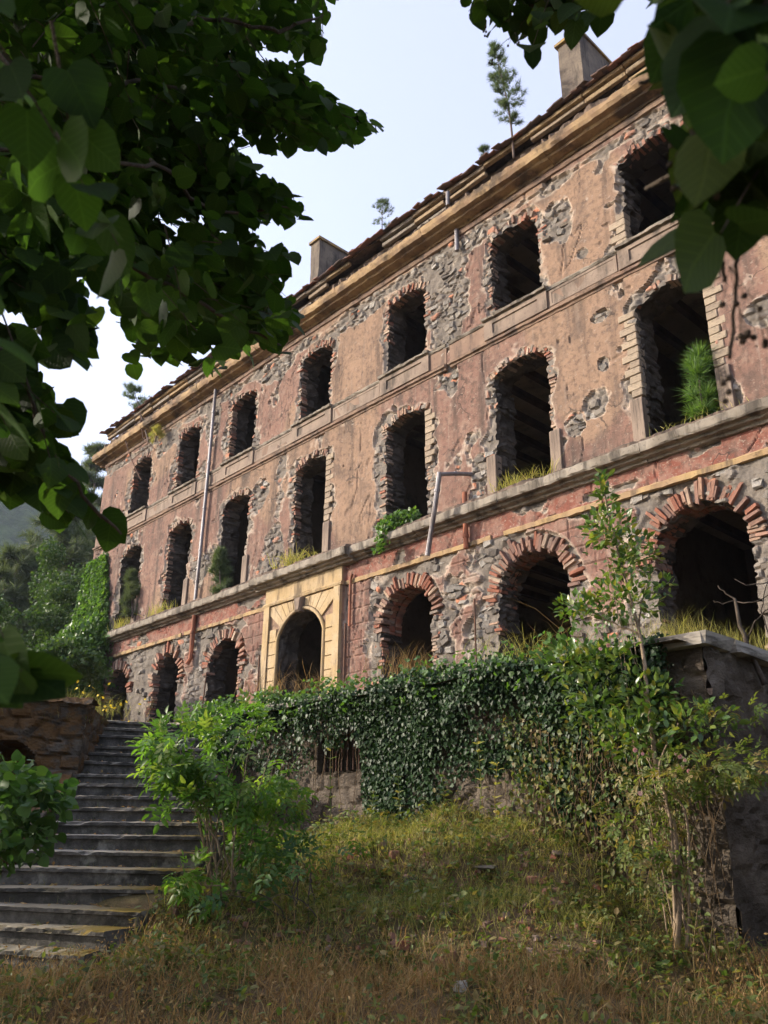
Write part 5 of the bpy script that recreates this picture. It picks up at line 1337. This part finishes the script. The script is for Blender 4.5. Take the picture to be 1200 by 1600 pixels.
bush(rose, [(at(1110, 1200, 8.9), (.6, .35, .22), 130), (at(1160, 1195, 8.8), (.45, .35, .18), 100), (at(1040, 1215, 9.0), (.5, .3, .25), 110), (at(1000, 1280, 9.1), (.45, .25, .35), 110), (at(1030, 1350, 8.9), (.4, .25, .3), 80), (at(1140, 1110, 9.1), (.4, .3, .1), 40)], pinnate_t(), M['weed'], .13, M['bramble'], .005, 9, .8, 200)
pv2 = []
def rose_me():
    V = []; F = []
    for ring, (r, n, tilt) in enumerate(((.35, 4, .9), (.7, 5, .55), (1, 6, .25))):
        for j in range(n):
            a = 2 * pi * (j + .5 * ring) / n; d = np.array([math.cos(a), math.sin(a), 0]); t = np.array([-math.sin(a), math.cos(a), 0]); k = len(V); zz = tilt * r
            V += [d * .05, d * r * .7 + t * r * .45 + [0, 0, zz * .7], d * r + [0, 0, zz], d * r * .7 - t * r * .45 + [0, 0, zz * .7]]; F.append((k, k + 1, k + 2, k + 3))
    return mesh_np('rose_flower', np.array(V), np.array(F), M['pink'])
rm = rose_me()
for px, py in ((1062, 1182), (1070, 1188), (1066, 1198), (1076, 1205), (1080, 1213), (1000, 1240), (1004, 1178), (940, 1000), (938, 1014), (950, 1008), (992, 1172), (1056, 1178)):
    d = 8.75 if px > 960 else 9.2
    objm('rose_flower', rm, rose, Matrix.Translation(at(px, py, d) - np.array(rose.location)) @ Matrix.Rotation(rnd.uniform(.8, 2.0), 4, 'X') @ Matrix.Rotation(rnd.uniform(0, 6), 4, 'Z') @ Matrix.Scale(rnd.uniform(.018, .028), 4))
# dead vine tangle on the wall right of the ivy
dv = thing('dead_vine', 'tangle of brown leafless vines on the wall behind the laurel', 'vine', tuple(TP(5.3, .1, .4)))
b = MB(); o0 = np.array(dv.location)
for j in range(150):
    s0 = rnd.uniform(4.35, 6.6); z0 = rnd.uniform(.2, 1.8); P = [TP(s0 + rnd.gauss(0, .16) * q, .06 + .12 * rnd.random(), z0 - q * rnd.uniform(.7, 1.6)) for q in (0, .35, .7, 1)]
    b.tube(curve(P, 8, .018) - o0, np.linspace(.007, .003, 8), 4, False)
obj('tangle', b.me('tangle', M['bramble']), dv, kind='stuff')
P = np.array([TP(rnd.uniform(4.5, 6.9), .08 + .12 * rnd.random(), rnd.uniform(-.5, 1.5)) for _ in range(2600)])
scatter('dead_leaves', ivy_t(), P, nrg.normal(0, .6, P.shape) + [0, 0, -.8], nrg.normal(0, .5, P.shape) - N, nrg.uniform(.03, .07, len(P)), M['weed'], dv, 'stuff', o0)
# left shrub before the flank wall
hb = gnd(-70, 1400, 9.8)
hz = thing('hazel_shrub', 'leafy green shrub at the left edge in front of the mossy wall', 'shrub', tuple(hb))
bush(hz, [(at(25, 1250, 9.6), (.55, .5, .33), 260), (at(-30, 1290, 9.5), (.6, .5, .5), 200), (at(70, 1235, 9.7), (.3, .3, .16), 70), (at(20, 1310, 9.5), (.45, .4, .25), 130), (at(10, 1205, 9.9), (.35, .3, .2), 60)], linden_t(), M['hazel'], .10, M['bark'], .01, 10, .7, 200)
hb = at(-10, 1130, 16.5); hb[2] = 1.9 + EZ
hz2 = thing('broadleaf_shrub', 'dark leafy shrub on top of the mossy wall at the left edge', 'shrub', tuple(hb))
bush(hz2, [(at(10, 1085, 16.5), (.9, .8, .4), 800), (at(40, 1112, 16.4), (.5, .5, .2), 300), (at(-40, 1040, 17), (.8, .7, .5), 500)], lance_t(.3), M['hazel'], .10, M['bark'], .015, 10, .7, 100)

# ------------------------------------------------------------------ ivy column at the left end of the building
iv = thing('ivy', 'sunlit green ivy climbing the far left corner of the building and bulging at its foot', 'ivy', tuple(FW(32.8, .3, 2.6)))
n = 22000; s = nrg.uniform(31.2, 34.0, n); z = nrg.uniform(2.6, 10.9, n)
rt = np.interp(z, [2.6, 5.5, 6.6, 7.2, 7.6, 9.0, 10.9], [31.6, 31.2, 30.9, 30.4, 31.3, 31.5, 32.2]) + .5 * (fbm(z * 2, s, 3, 2) - .5); lf = np.interp(z, [2.6, 7, 9, 10.9], [35.6, 34.9, 34.3, 33.8])
s = rt + (lf - rt) * nrg.random(n); o = np.interp(z, [2.6, 5, 7, 8.0, 10.9], [1.0, .8, .55, .22, .12]) * (.35 + fbm(s * 1.5, z * 1.2, 6, 3)) * nrg.random(n) ** .5
P = U * s[:, None] + N * (D - .04 - o)[:, None]; P[:, 2] = z + EZ
v = unit(nrg.normal(0, 1, (7000, 3))) * (nrg.random(7000)[:, None] ** .35)
P2 = v * np.array([1.7, 1.7, 1.9]) + at(138, 1040, 35.0); v2 = unit(nrg.normal(0, 1, (3000, 3))) * (nrg.random(3000)[:, None] ** .35); P3 = v2 * np.array([1.1, 1.1, 1.1]) + at(112, 1085, 34.0)
P = np.concatenate([P, P2, P3]); kk = fbm(P[:, 0] * 1.3 + P[:, 1], P[:, 2] * 1.6, 12, 3) > .24; P = P[kk]
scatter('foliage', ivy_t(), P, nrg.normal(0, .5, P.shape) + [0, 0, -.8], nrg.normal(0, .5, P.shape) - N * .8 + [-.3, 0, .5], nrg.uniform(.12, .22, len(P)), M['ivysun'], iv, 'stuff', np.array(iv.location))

# ------------------------------------------------------------------ pines and woodland beyond
def pine(root, pts, r0, whorls, reach, tuft, mat, bark, per=7, tmpl=None, up=.25, droop=0, first=.3, tuftn=5, obj_leaf=0):
    o0 = np.array(root.location); P = curve(pts, 24, .0); b = MB(); b.tube(P - o0, np.linspace(r0, r0 * .15, 24), 8); obj('trunk', b.me('trunk', bark, True), root)
    br = MB(); TP_, TD = [], []
    for k in range(whorls):
        t = first + (1 - first) * (k + .5) / whorls; i = t * 23; i0 = min(int(i), 22); p = P[i0] + (P[i0 + 1] - P[i0]) * (i - i0)
        rr = reach * (1 - ((t - first) / (1 - first)) ** 1.6 * .85) * (0.55 + .45 * min(1, (t - first) / .2))
        nb = per if rnd.random() < .8 else per - 2
        for j in range(nb):
            a = rnd.uniform(0, 2 * pi); l = rr * rnd.uniform(.55, 1.1); d = np.array([math.cos(a), math.sin(a), up + rnd.gauss(0, .12)])
            q = curve([p, p + d * l * .5 + np.array([0, 0, -droop * l * .2]), p + d * l + np.array([0, 0, .14 * l])], 6); br.tube(q - o0, np.linspace(r0 * .22, r0 * .05, 6), 4, False)
            for u in range(tuftn):
                f = .35 + .65 * (u + rnd.random()) / tuftn; ii = f * 5; jj = min(int(ii), 4); c = q[jj] + (q[jj + 1] - q[jj]) * (ii - jj)
                TP_.append(c + nrg.normal(0, .10 * l, 3) * [1, 1, .5]); TD.append(unit(d * .6 + np.array([0, 0, .5]) + nrg.normal(0, .4, 3)))
    for u in range(4): TP_.append(P[-1] - (P[-1] - P[-3]) * u * .4); TD.append(unit(P[-1] - P[-4]) + nrg.normal(0, .15, 3))
    obj('branch', br.me('branch', bark), root, kind='stuff')
    TP_ = np.array(TP_); TD = np.array(TD)
    scatter('needles', tmpl or tuft_t(16, 1.0, .03), TP_, TD, nrg.normal(0, 1, TP_.shape), nrg.uniform(tuft * .75, tuft * 1.25, len(TP_)), mat, root, 'stuff', o0)
def gz(az, r, z): a = math.radians(az); return np.array([r * math.sin(a), r * math.cos(a), z + EZ])
fart = tuft_t(26, 1.35, .035, 4)
pine_specs = [((25, 1050, 50), 865, 4.2, 'shorter pine at the left edge behind the shrubs', 12), ((98, 1040, 52), 795, 4.6, 'broad dark pine standing left of the ivy-covered corner', 13), ((150, 1030, 60), 700, 3.6, 'pine showing behind the far corner of the building', 15), ((-50, 1060, 55), 850, 4.4, 'pine cut off by the left edge of the view', 12)]
for (x, y, d), yt, rch, lab, wh in pine_specs:
    b0 = at(x, y, d); b0[2] = 2.0 + EZ; tp = at(x + 4, yt, d)
    t = thing('pine_tree', lab, 'pine tree', tuple(b0), 0, 'pines behind the building')
    pine(t, [b0, (b0 * 2 + tp) / 3 + np.array([.4, 0, 0]), (b0 + tp * 2) / 3 + np.array([-.3, .2, 0]), tp], .30, wh, rch, .75, M['needle'], M['pinebark'], 9, fart, .12, .3, .22, 10)
for x, y, d, w, h, n, lab in ((108, 955, 44, 2.4, 3.4, 12000, 'yellow green leafy tree beside the ivy-covered corner'), (45, 1010, 40, 3.0, 2.0, 10000, 'dark green rounded tree under the pines'), (60, 1055, 30, 2.0, 1.2, 8000, 'bushy dark tree behind the mossy wall')):
    c = at(x, y, d); b0 = c.copy(); b0[2] = 2.0 + EZ
    t = thing('broadleaf_tree', lab, 'tree', tuple(b0), 0, 'leafy trees behind the staircase'); o0 = np.array(t.location)
    P = []
    for j in range(16):
        cc = c + nrg.normal(0, .45, 3) * [w, w, h]; v = unit(nrg.normal(0, 1, (n // 16, 3))) * (nrg.random(n // 16)[:, None] ** .4); P.append(cc + v * np.array([w, w, h * .8]) * rnd.uniform(.28, .5))
    P = np.concatenate(P)
    scatter('crown', quad_t(), P, nrg.normal(0, .7, P.shape) + [0, 0, -.3], nrg.normal(0, .6, P.shape) + [0, 0, .8], nrg.uniform(.12, .24, len(P)), M['farleaf'], t, 'stuff', o0)
    b = MB(); b.tube(np.array([[0, 0, -.5], [.1, 0, (c - b0)[2] * .5], (c - b0)]), [.22, .16, .06], 8); obj('trunk', b.me('trunk', M['bark'], True), t)

# pines on the roof edge and saplings on the ledges
tt = tuft_t(22, 1.0, .028, 7)
def roofpine(px0, py0, px1, py1, s_guess, off, reach, wh, lab, tuft, mat, name='pine_sapling', bend=0, first=.25, per=5, r0=.035, tn=5):
    def onfront(x, y):
        r = ray(x, y); r = r * ((D - off) / (r @ N)); return EYE + r
    b0, tp = onfront(px0, py0), onfront(px1, py1)
    t = thing(name, lab, 'tree' if name == 'pine_sapling' else 'plant', tuple(b0))
    m1 = (b0 * 2 + tp) / 3 + U * bend; m2 = (b0 + tp * 2) / 3 + U * bend * .7
    pine(t, [b0, m1, m2, tp], r0, wh, reach, tuft, mat, M['pinebark'], per, tt, .3, 0, first, tn); return t
roofpine(803, 247, 772, 72, 0, .38, .55, 13, 'leaning young pine growing out of the roof edge near the tall chimney', .17, M['needlepale'], bend=-.1, first=.25, per=6)
roofpine(597, 372, 597, 312, 0, -.1, .5, 6, 'tiny thin pine on the roof between the two chimneys', .13, M['needlepale'], first=.3, per=5, r0=.02)
roofpine(232, 690, 208, 604, 0, .35, .8, 7, 'small bare pine on the roof edge near the far corner', .24, M['needlepale'], first=.55, per=5, r0=.04)
roofpine(755, 245, 757, 230, 0, .1, .18, 4, 'stub of a green seedling on the roof beside the leaning pine', .12, M['needlepale'], first=.1, per=4, r0=.012)
roofpine(1098, 655, 1090, 552, 0, .12, .34, 6, 'bright green young pine on the ledge at the rightmost first floor window', .30, M['youngpine'], 'pine_seedling', first=.02, per=5, tn=3)
roofpine(345, 930, 342, 862, 0, .2, .42, 8, 'feathery green shrub on the ledge beside the long downpipe', .26, M['needlepale'], 'pine_seedling', first=.02, per=6, tn=6)
roofpine(207, 965, 205, 895, 0, .15, .5, 8, 'dark pine seedling in the far left first floor window', .28, M['needle'], 'pine_seedling', first=.02, per=6, tn=6)
roofpine(243, 690, 246, 668, 0, .35, .35, 4, 'yellowish seedling on the cornice near the far corner', .2, M['straw'], 'pine_seedling', first=.02, per=5, tn=5)

# grass tufts and plants on the ledge
gb = [blade_t(b_, .02, 3) for b_ in (.25, .5, .8)]
def tuft_at(s, o, z, n, h, spread, mat, name, lab, cat, extra=0, group=None):
    p0 = FW(s, o, z); t = thing(name, lab, cat, tuple(p0), 0, group)
    P = p0 + np.stack([nrg.normal(0, spread, n), nrg.normal(0, spread, n), np.zeros(n)], 1) @ np.stack([U, N * .35, [0, 0, 1.]])
    dd = np.array([0, 0, 1.]) + nrg.normal(0, .3, (n, 3)) - N * .12
    scatter('blades', gb[rnd.randrange(3)], P, dd, nrg.normal(0, 1, (n, 3)), nrg.uniform(h * .5, h * 1.1, n), mat, t, 'stuff', p0)
for s, z, n, h, sp, lab in ((26.9, 7.4, 130, .5, .4, 'yellow grass tuft on the ledge under the second window from the far end'), (18.9, 7.4, 190, .55, .4, 'yellow green grass tuft on the ledge above the ochre doorway'), (10.9, 7.4, 130, .42, .25, 'grass tuft on the ledge right of the hanging pipe'), (10.2, 7.42, 40, .45, .2, 'thin grass on the ledge beside the brick patched jamb'), (29.9, 7.4, 90, .5, .3, 'dry grass tuft by the ivy on the ledge'), (6.5, 7.4, 60, .3, .4, 'short grass below the bright young pine')):
    tuft_at(s, .12 + (.1 if 16 < s < 21 else 0), z, n, h, sp, M['straw'], 'grass_tuft', lab, 'grass', 0, 'grass tufts on the ledge')
lc = FW(14.6, .2, 7.45)
cr = thing('creeper', 'leafy bramble sprawling over the ledge in the middle first floor window', 'creeper', tuple(lc))
v = unit(nrg.normal(0, 1, (700, 3))) * (nrg.random(700)[:, None] ** .4); P = lc + v[:, :1] * .8 * U + v[:, 1:2] * .28 * N + v[:, 2:3] * np.array([0, 0, .28]) + np.array([0, 0, .12])
Pd = lc + np.stack([nrg.normal(0, .12, 120)] * 3, 1) * U + U * .35 - N * nrg.uniform(.22, .34, 120)[:, None] + np.array([0, 0, -1.]) * nrg.uniform(0, .7, 120)[:, None]
P = np.concatenate([P, Pd]); scatter('foliage', ivy_t(), P, nrg.normal(0, .6, P.shape) + [0, 0, -.3], nrg.normal(0, .5, P.shape) - N * .6 + [0, 0, .7], nrg.uniform(.07, .13, len(P)), M['ivysun'], cr, 'stuff', np.array(cr.location))

# ------------------------------------------------------------------ grass on the ground
def grass():
    n = 95000
    x = nrg.uniform(-7, 7, n); y = nrg.uniform(6.6, 12.5, n); r = np.hypot(x, y)
    m = TW - (x * N[0] + y * N[1]); az = np.degrees(np.arctan2(x, y))
    ok = (m > .02) & (np.abs(az) < 29); x, y, r, m, az = x[ok], y[ok], r[ok], m[ok], az[ok]
    # not on the steps
    st_in = np.zeros(len(x), bool)
    poly = [tuple(e[1]) for e in edges] + [tuple(e[2]) for e in edges[::-1]]
    st_in = inpoly(x, y, poly); x, y, r, m, az = [q[~st_in] for q in (x, y, r, m, az)]
    z = ground_z(x, y)
    hgt = z - EZ
    dryness = sstep(-.75, -1.2, hgt + .5 * (fbm(x * .8, y * .8, 3, 3) - .5)) * (1 - .45 * sstep(10, 18, az))
    bare = fbm(x * 1.6, y * 1.6, 9, 3)
    u = nrg.random(len(x))
    dry = (u < dryness * .85 * (.35 + 1.1 * sstep(.35, .62, fbm(x * 1.4, y * 1.4, 17, 3)))) & (nrg.random(len(x)) < .9)
    green = (~dry) & (nrg.random(len(x)) < np.clip(.75 - 1.6 * np.exp(-((az - 5) / 6) ** 2 - ((hgt + .35) / .45) ** 2) * (bare > .56), .42, 1))
    for k in (1,):
        for nm, mk, mat, h0, h1 in (('dry_grass', dry, M['dry'], .10, .34), ('green_grass', green, M['weed'], .07, .24)):
            i = np.where(mk)[0]
            P = np.stack([x[i], y[i], z[i] - .01], 1); N_ = len(i)
            dd = np.array([.05, 0, 1.]) + nrg.normal(0, .42, (N_, 3)); 
            S = nrg.uniform(h0, h1, N_) * (.45 + 1.15 * fbm(x[i] * 2.3, y[i] * 2.3, 44, 3))
            o = scatter(nm, gb[k], P, dd, nrg.normal(0, 1, (N_, 3)), S, mat, None, 'stuff', None, S * .8)
            tag(o, {'dry_grass': 'dry straw coloured grass covering the near ground', 'green_grass': 'green grass and weeds on the mound under the wall'}[nm], 'grass')
    # seed heads over the dry grass
    i = np.where(dry)[0][::6]; P = np.stack([x[i], y[i], z[i] + nrg.uniform(.16, .30, len(i))], 1)
    o = scatter('seed_heads', lance_t(.2), P, nrg.normal(0, .6, P.shape) + [0, 0, .5], nrg.normal(0, 1, P.shape), nrg.uniform(.02, .045, len(i)), M['dry'], None, 'stuff'); tag(o, 'pale seed heads nodding over the dry grass', 'grass')
    mnd = np.where((~dry) & (nrg.random(len(x)) < .75 * sstep(-1.15, -.5, hgt)))[0]
    o = scatter('yellow_grass', gb[1], np.stack([x[mnd], y[mnd], z[mnd]], 1), np.array([.05, 0, 1.]) + nrg.normal(0, .35, (len(mnd), 3)), nrg.normal(0, 1, (len(mnd), 3)), nrg.uniform(.08, .26, len(mnd)), M['straw'], None, 'stuff', None, np.full(len(mnd), .17)); tag(o, 'yellow green grass shining on the top of the mound', 'grass')
    lt = nrg.permutation(len(x))[:9000]; P = np.stack([x[lt], y[lt], z[lt] + .012], 1)
    o = scatter('leaf_litter', quad_t(), P, nrg.normal(0, 1, P.shape) * [1, 1, .2], nrg.normal(0, .35, P.shape) + [0, 0, 1], nrg.uniform(.03, .075, len(P)), M['dry'], None, 'stuff'); tag(o, 'dead leaves littering the mound and the grass', 'leaf litter')
    hz_ = np.where(hgt > -1.0)[0]; lt = nrg.permutation(hz_)[:700]; b = MB()
    for q in lt:
        sz_ = rnd.uniform(.012, .05); b.box(np.array([x[q], y[q], z[q] + sz_ * .3]), np.array([sz_, sz_ * rnd.uniform(.5, .9), sz_ * rnd.uniform(.3, .7)]), np.array(Matrix.Rotation(rnd.uniform(0, 3), 3, 'Z') @ Matrix.Rotation(rnd.gauss(0, .4), 3, 'X')), .004)
    o = obj('rubble', b.me('rubble', M['brick']), None, kind='stuff'); tag(o, 'small chips of brick and stone strewn over the mound', 'rubble')
    # broad weeds
    i = nrg.permutation(np.where(green)[0])[:2400]; P = np.repeat(np.stack([x[i], y[i], z[i]], 1), 7, 0); h = np.repeat(nrg.uniform(.05, .34, len(i)), 7)
    P = P + nrg.normal(0, .035, P.shape) ; P[:, 2] = np.repeat(z[i], 7) + h * nrg.random(len(P))
    o = scatter('weeds', lance_t(.26), P, nrg.normal(0, 1, P.shape) * [1, 1, .4] + [0, 0, .15], nrg.normal(0, .4, P.shape) + [0, 0, 1], nrg.uniform(.04, .10, len(P)), M['weed'], None, 'stuff'); tag(o, 'broad leaved weeds growing over the mound', 'weeds')
    return
grass()
P = STEP_LITTER[0]; o = scatter('leaf_litter', quad_t(), P, nrg.normal(0, 1, P.shape) * [1, 1, .15], nrg.normal(0, .3, P.shape) + [0, 0, 1], nrg.uniform(.03, .07, len(P)), M['dry'], None, 'stuff'); tag(o, 'dead leaves drifted on the stair treads', 'leaf litter')
P = STEP_LITTER[1]; o = scatter('weeds', gb[2], P, nrg.normal(0, .5, P.shape) + [0, 0, 1], nrg.normal(0, 1, P.shape), nrg.uniform(.04, .13, len(P)), M['weed'], None, 'stuff', None, np.full(len(P), .10)); tag(o, 'small weeds growing from the joints of the stairs', 'weeds')
# tall weeds with stalks against the wall
def stalk(px, py, d, top, n, lab, mat, group=None, size=.1):
    b0 = gnd(px, py, d); tp = at(px + rnd.uniform(-6, 6), top, d); t = thing('tall_weed', lab, 'weed', tuple(b0), 0, group); P = curve([b0, (b0 + tp) / 2 + [rnd.gauss(0, .03), 0, 0], tp], 12)
    b = MB(); b.tube(P - b0, np.linspace(.007, .003, 12), 5); obj('stem', b.me('stem', M['weed']), t)
    i = nrg.uniform(1, 11, n); Q = np.array([P[int(k)] for k in i]); a = nrg.uniform(0, 2 * pi, n); dd = np.stack([np.cos(a), np.sin(a), np.full(n, .45)], 1)
    scatter('leaves', lance_t(.16), Q, dd, nrg.normal(0, .3, Q.shape) + [0, 0, 1], size * nrg.uniform(.7, 1.2, n), mat, t, 'stuff', b0)
for px, py, d, top, lab in ((745, 1275, 11.0, 1155, 'tall yellowing weed against the ivy right of centre'), (775, 1275, 10.9, 1190, 'leafy weed stalk beside the taller yellowing one'), (518, 1330, 11.5, 1165, 'thin upright weed below the barred opening'), (620, 1300, 11.6, 1200, 'slender weed before the hanging ivy curtain'), (850, 1300, 10.2, 1215, 'weed stalk at the bare patch of the wall'), (690, 1275, 11.2, 1210, 'green weed on the top of the mound'), (580, 1310, 11.5, 1235, 'small weed left of the mound'), (935, 1370, 9.4, 1245, 'weed standing before the brown vines'), (1090, 1560, 8.6, 1420, 'weed in the dark corner by the return wall')):
    stalk(px, py, d, top, 34, lab, M['straw'] if 'yellow' in lab else M['weed'])
# rubble on the mound
V_, F_ = cham_box((.5, .5, .5), .1, .06); bkm = [me_of(*cham_box((.5, .5, .5), .1, .05), 'broken_brick', M['brick']) for _ in range(3)]; stm = [me_of(*cham_box((.5, .5, .5), .18, .06), 'loose_stone', M['stone']) for _ in range(3)]
spots = [(697, 1502, 'brick', 'broken orange brick low on the mound'), (640, 1380, 'stone', 'pale round stone on the left of the mound'), (750, 1357, 'slate', 'flat grey slate lying across the mound'), (840, 1378, 'brick', 'split brick below the bare wall patch'), (865, 1417, 'brick', 'red brick lump on the right flank of the mound'), (628, 1480, 'brick', 'brick fragments at the left foot of the mound'), (615, 1340, 'brick', 'reddish brick on the upper left of the mound'), (735, 1292, 'brick', 'brick near the top of the mound'), (715, 1325, 'brick', 'brick half buried in the upper mound'), (695, 1435, 'stone', 'grey stone in the middle of the mound'), (720, 1545, 'stone', 'dark stone in the grass in front of the mound'), (800, 1290, 'stone', 'rough stone under the ivy fringe')]
for px, py, kd, lab in spots:
    # march along the sight line to the ground
    r = ray(px, py); r = r / math.hypot(r[0], r[1]); t = 7.5
    while t < 13:
        p = EYE + r * t
        if p[2] < ground_z(np.array([p[0]]), np.array([p[1]]))[0]: break
        t += .03
    o = bpy.data.objects.new('broken_brick' if kd == 'brick' else 'loose_stone', rnd.choice(bkm if kd == 'brick' else stm)); COL.objects.link(o)
    sc_ = {'brick': (.22, .12, .09), 'stone': (.13, .11, .10), 'slate': (.36, .16, .03)}[kd]
    o.location = p + np.array([0, 0, .015]); o.scale = sc_; o.rotation_euler = (rnd.gauss(0, .25), rnd.gauss(0, .25), rnd.uniform(0, 3)); tag(o, lab, 'brick' if kd == 'brick' else 'stone')
# plants on the terrace edge
def clump(px, py, d, n, h, sp, mat, name, lab, cat, group=None):
    p0 = at(px, py, d); t = thing(name, lab, cat, tuple(p0), 0, group); P = p0 + np.stack([nrg.normal(0, sp, n), nrg.normal(0, sp * .6, n), nrg.uniform(-.05, .02, n)], 1)
    scatter('blades', gb[rnd.randrange(3)], P, np.array([0, 0, 1.]) + nrg.normal(0, .25, (n, 3)), nrg.normal(0, 1, (n, 3)), nrg.uniform(h * .5, h, n), mat, t, 'stuff', p0, nrg.uniform(.25, .5, n) * h * .6); return t
clump(1055, 998, 10.2, 260, .42, .22, M['straw'], 'grass_tuft', 'seeding grass on the coping before the right arch', 'grass', 'grass on the terrace edge')
clump(1105, 1005, 10.6, 160, .36, .2, M['straw'], 'grass_tuft', 'grass tuft on the coping under the dark right arch', 'grass', 'grass on the terrace edge')
clump(1165, 1025, 10.8, 300, .45, .28, M['straw'], 'grass_tuft', 'grass at the right edge behind the descending coping', 'grass', 'grass on the terrace edge')
clump(830, 1025, 11.4, 160, .5, .35, M['straw'], 'grass_tuft', 'grass on the wall top before the second arch from the right', 'grass', 'grass on the terrace edge')
clump(640, 1055, 12.6, 170, .6, .3, M['dry'], 'grass_tuft', 'dry brown grass stalks before the brick arch right of the doorway', 'grass', 'grass on the terrace edge')
clump(460, 1080, 14.4, 150, .6, .5, M['dry'], 'grass_tuft', 'dry stalks standing in front of the ochre doorway', 'grass', 'grass on the terrace edge')
clump(890, 1020, 11.2, 16, 1.0, .25, M['dry'], 'grass_tuft', 'tall thin dry stalks leaning before the second arch', 'grass', 'grass on the terrace edge')
t = clump(120, 1112, 16.2, 420, .5, .5, M['straw'], 'flowering_weeds', 'yellow flowering weeds on the terrace left of the top step', 'weeds')
P = at(115, 1095, 16.2) + nrg.normal(0, 1, (70, 3)) * [.45, .3, .13]; scatter('flowers', quad_t(), P, nrg.normal(0, 1, P.shape), nrg.normal(0, .6, P.shape) - [0, .8, -.5], .07, M['yellow'], t, 'stuff', np.array(t.location))
clump(25, 1128, 14.9, 260, .3, .45, M['straw'], 'grass_tuft', 'yellow grass hanging over the mossy wall at the left edge', 'grass', 'grass on the terrace edge')
clump(95, 1128, 14.6, 160, .26, .25, M['weed'], 'grass_tuft', 'green grass on the wall corner beside the top steps', 'grass', 'grass on the terrace edge')
clump(60, 1122, 15.6, 200, .35, .5, M['weed'], 'grass_tuft', 'green grass along the top of the mossy wall', 'grass', 'grass on the terrace edge')
# bare branches in the right arch
dbb = at(1195, 1070, 10.4)
db = thing('dead_branch', 'bare brown branch leaning across the dark right arch', 'branch', tuple(dbb)); o0 = np.array(db.location)
for pts, r in (([dbb, at(1165, 1000, 10.4), at(1148, 935, 10.4)], .035), ([at(1148, 935, 10.4), at(1135, 928, 10.4), at(1122, 915, 10.4)], .012), ([at(1150, 940, 10.4), at(1180, 940, 10.3), at(1215, 920, 10.2)], .008), ([at(1165, 1000, 10.4), at(1190, 960, 10.3), at(1230, 930, 10.2)], .010), ([at(1148, 937, 10.4), at(1130, 943, 10.4), at(1115, 938, 10.4)], .006), ([at(1200, 910, 10.3), at(1170, 915, 10.3), at(1148, 905, 10.3)], .008), ([at(1205, 1000, 10.3), at(1190, 950, 10.3), at(1205, 900, 10.2)], .009)):
    b = MB(); b.tube(curve(pts, 10, .008) - o0, np.linspace(r, r * .5, 10), 6); obj('twig', b.me('twig', M['bark'], True), db)
# ------------------------------------------------------------------ air
hz_m = bpy.data.materials.new('air'); hz_m.use_nodes = True; hn = hz_m.node_tree; hn.nodes.clear()
ho = hn.nodes.new('ShaderNodeOutputMaterial'); hv = hn.nodes.new('ShaderNodeVolumePrincipled')
hv.inputs['Color'].default_value = (.72, .82, 1.0, 1); hv.inputs['Density'].default_value = HAZE_DENSITY; hv.inputs['Anisotropy'].default_value = .3
hn.links.new(hv.outputs[0], ho.inputs['Volume'])
V = np.array([(x, y, z) for z in (-4, 236) for y in (-900, 900) for x in (-900, 900)], float)
obj('haze', mesh_np('haze', V, np.array(BOXF), hz_m), None, kind='stuff')
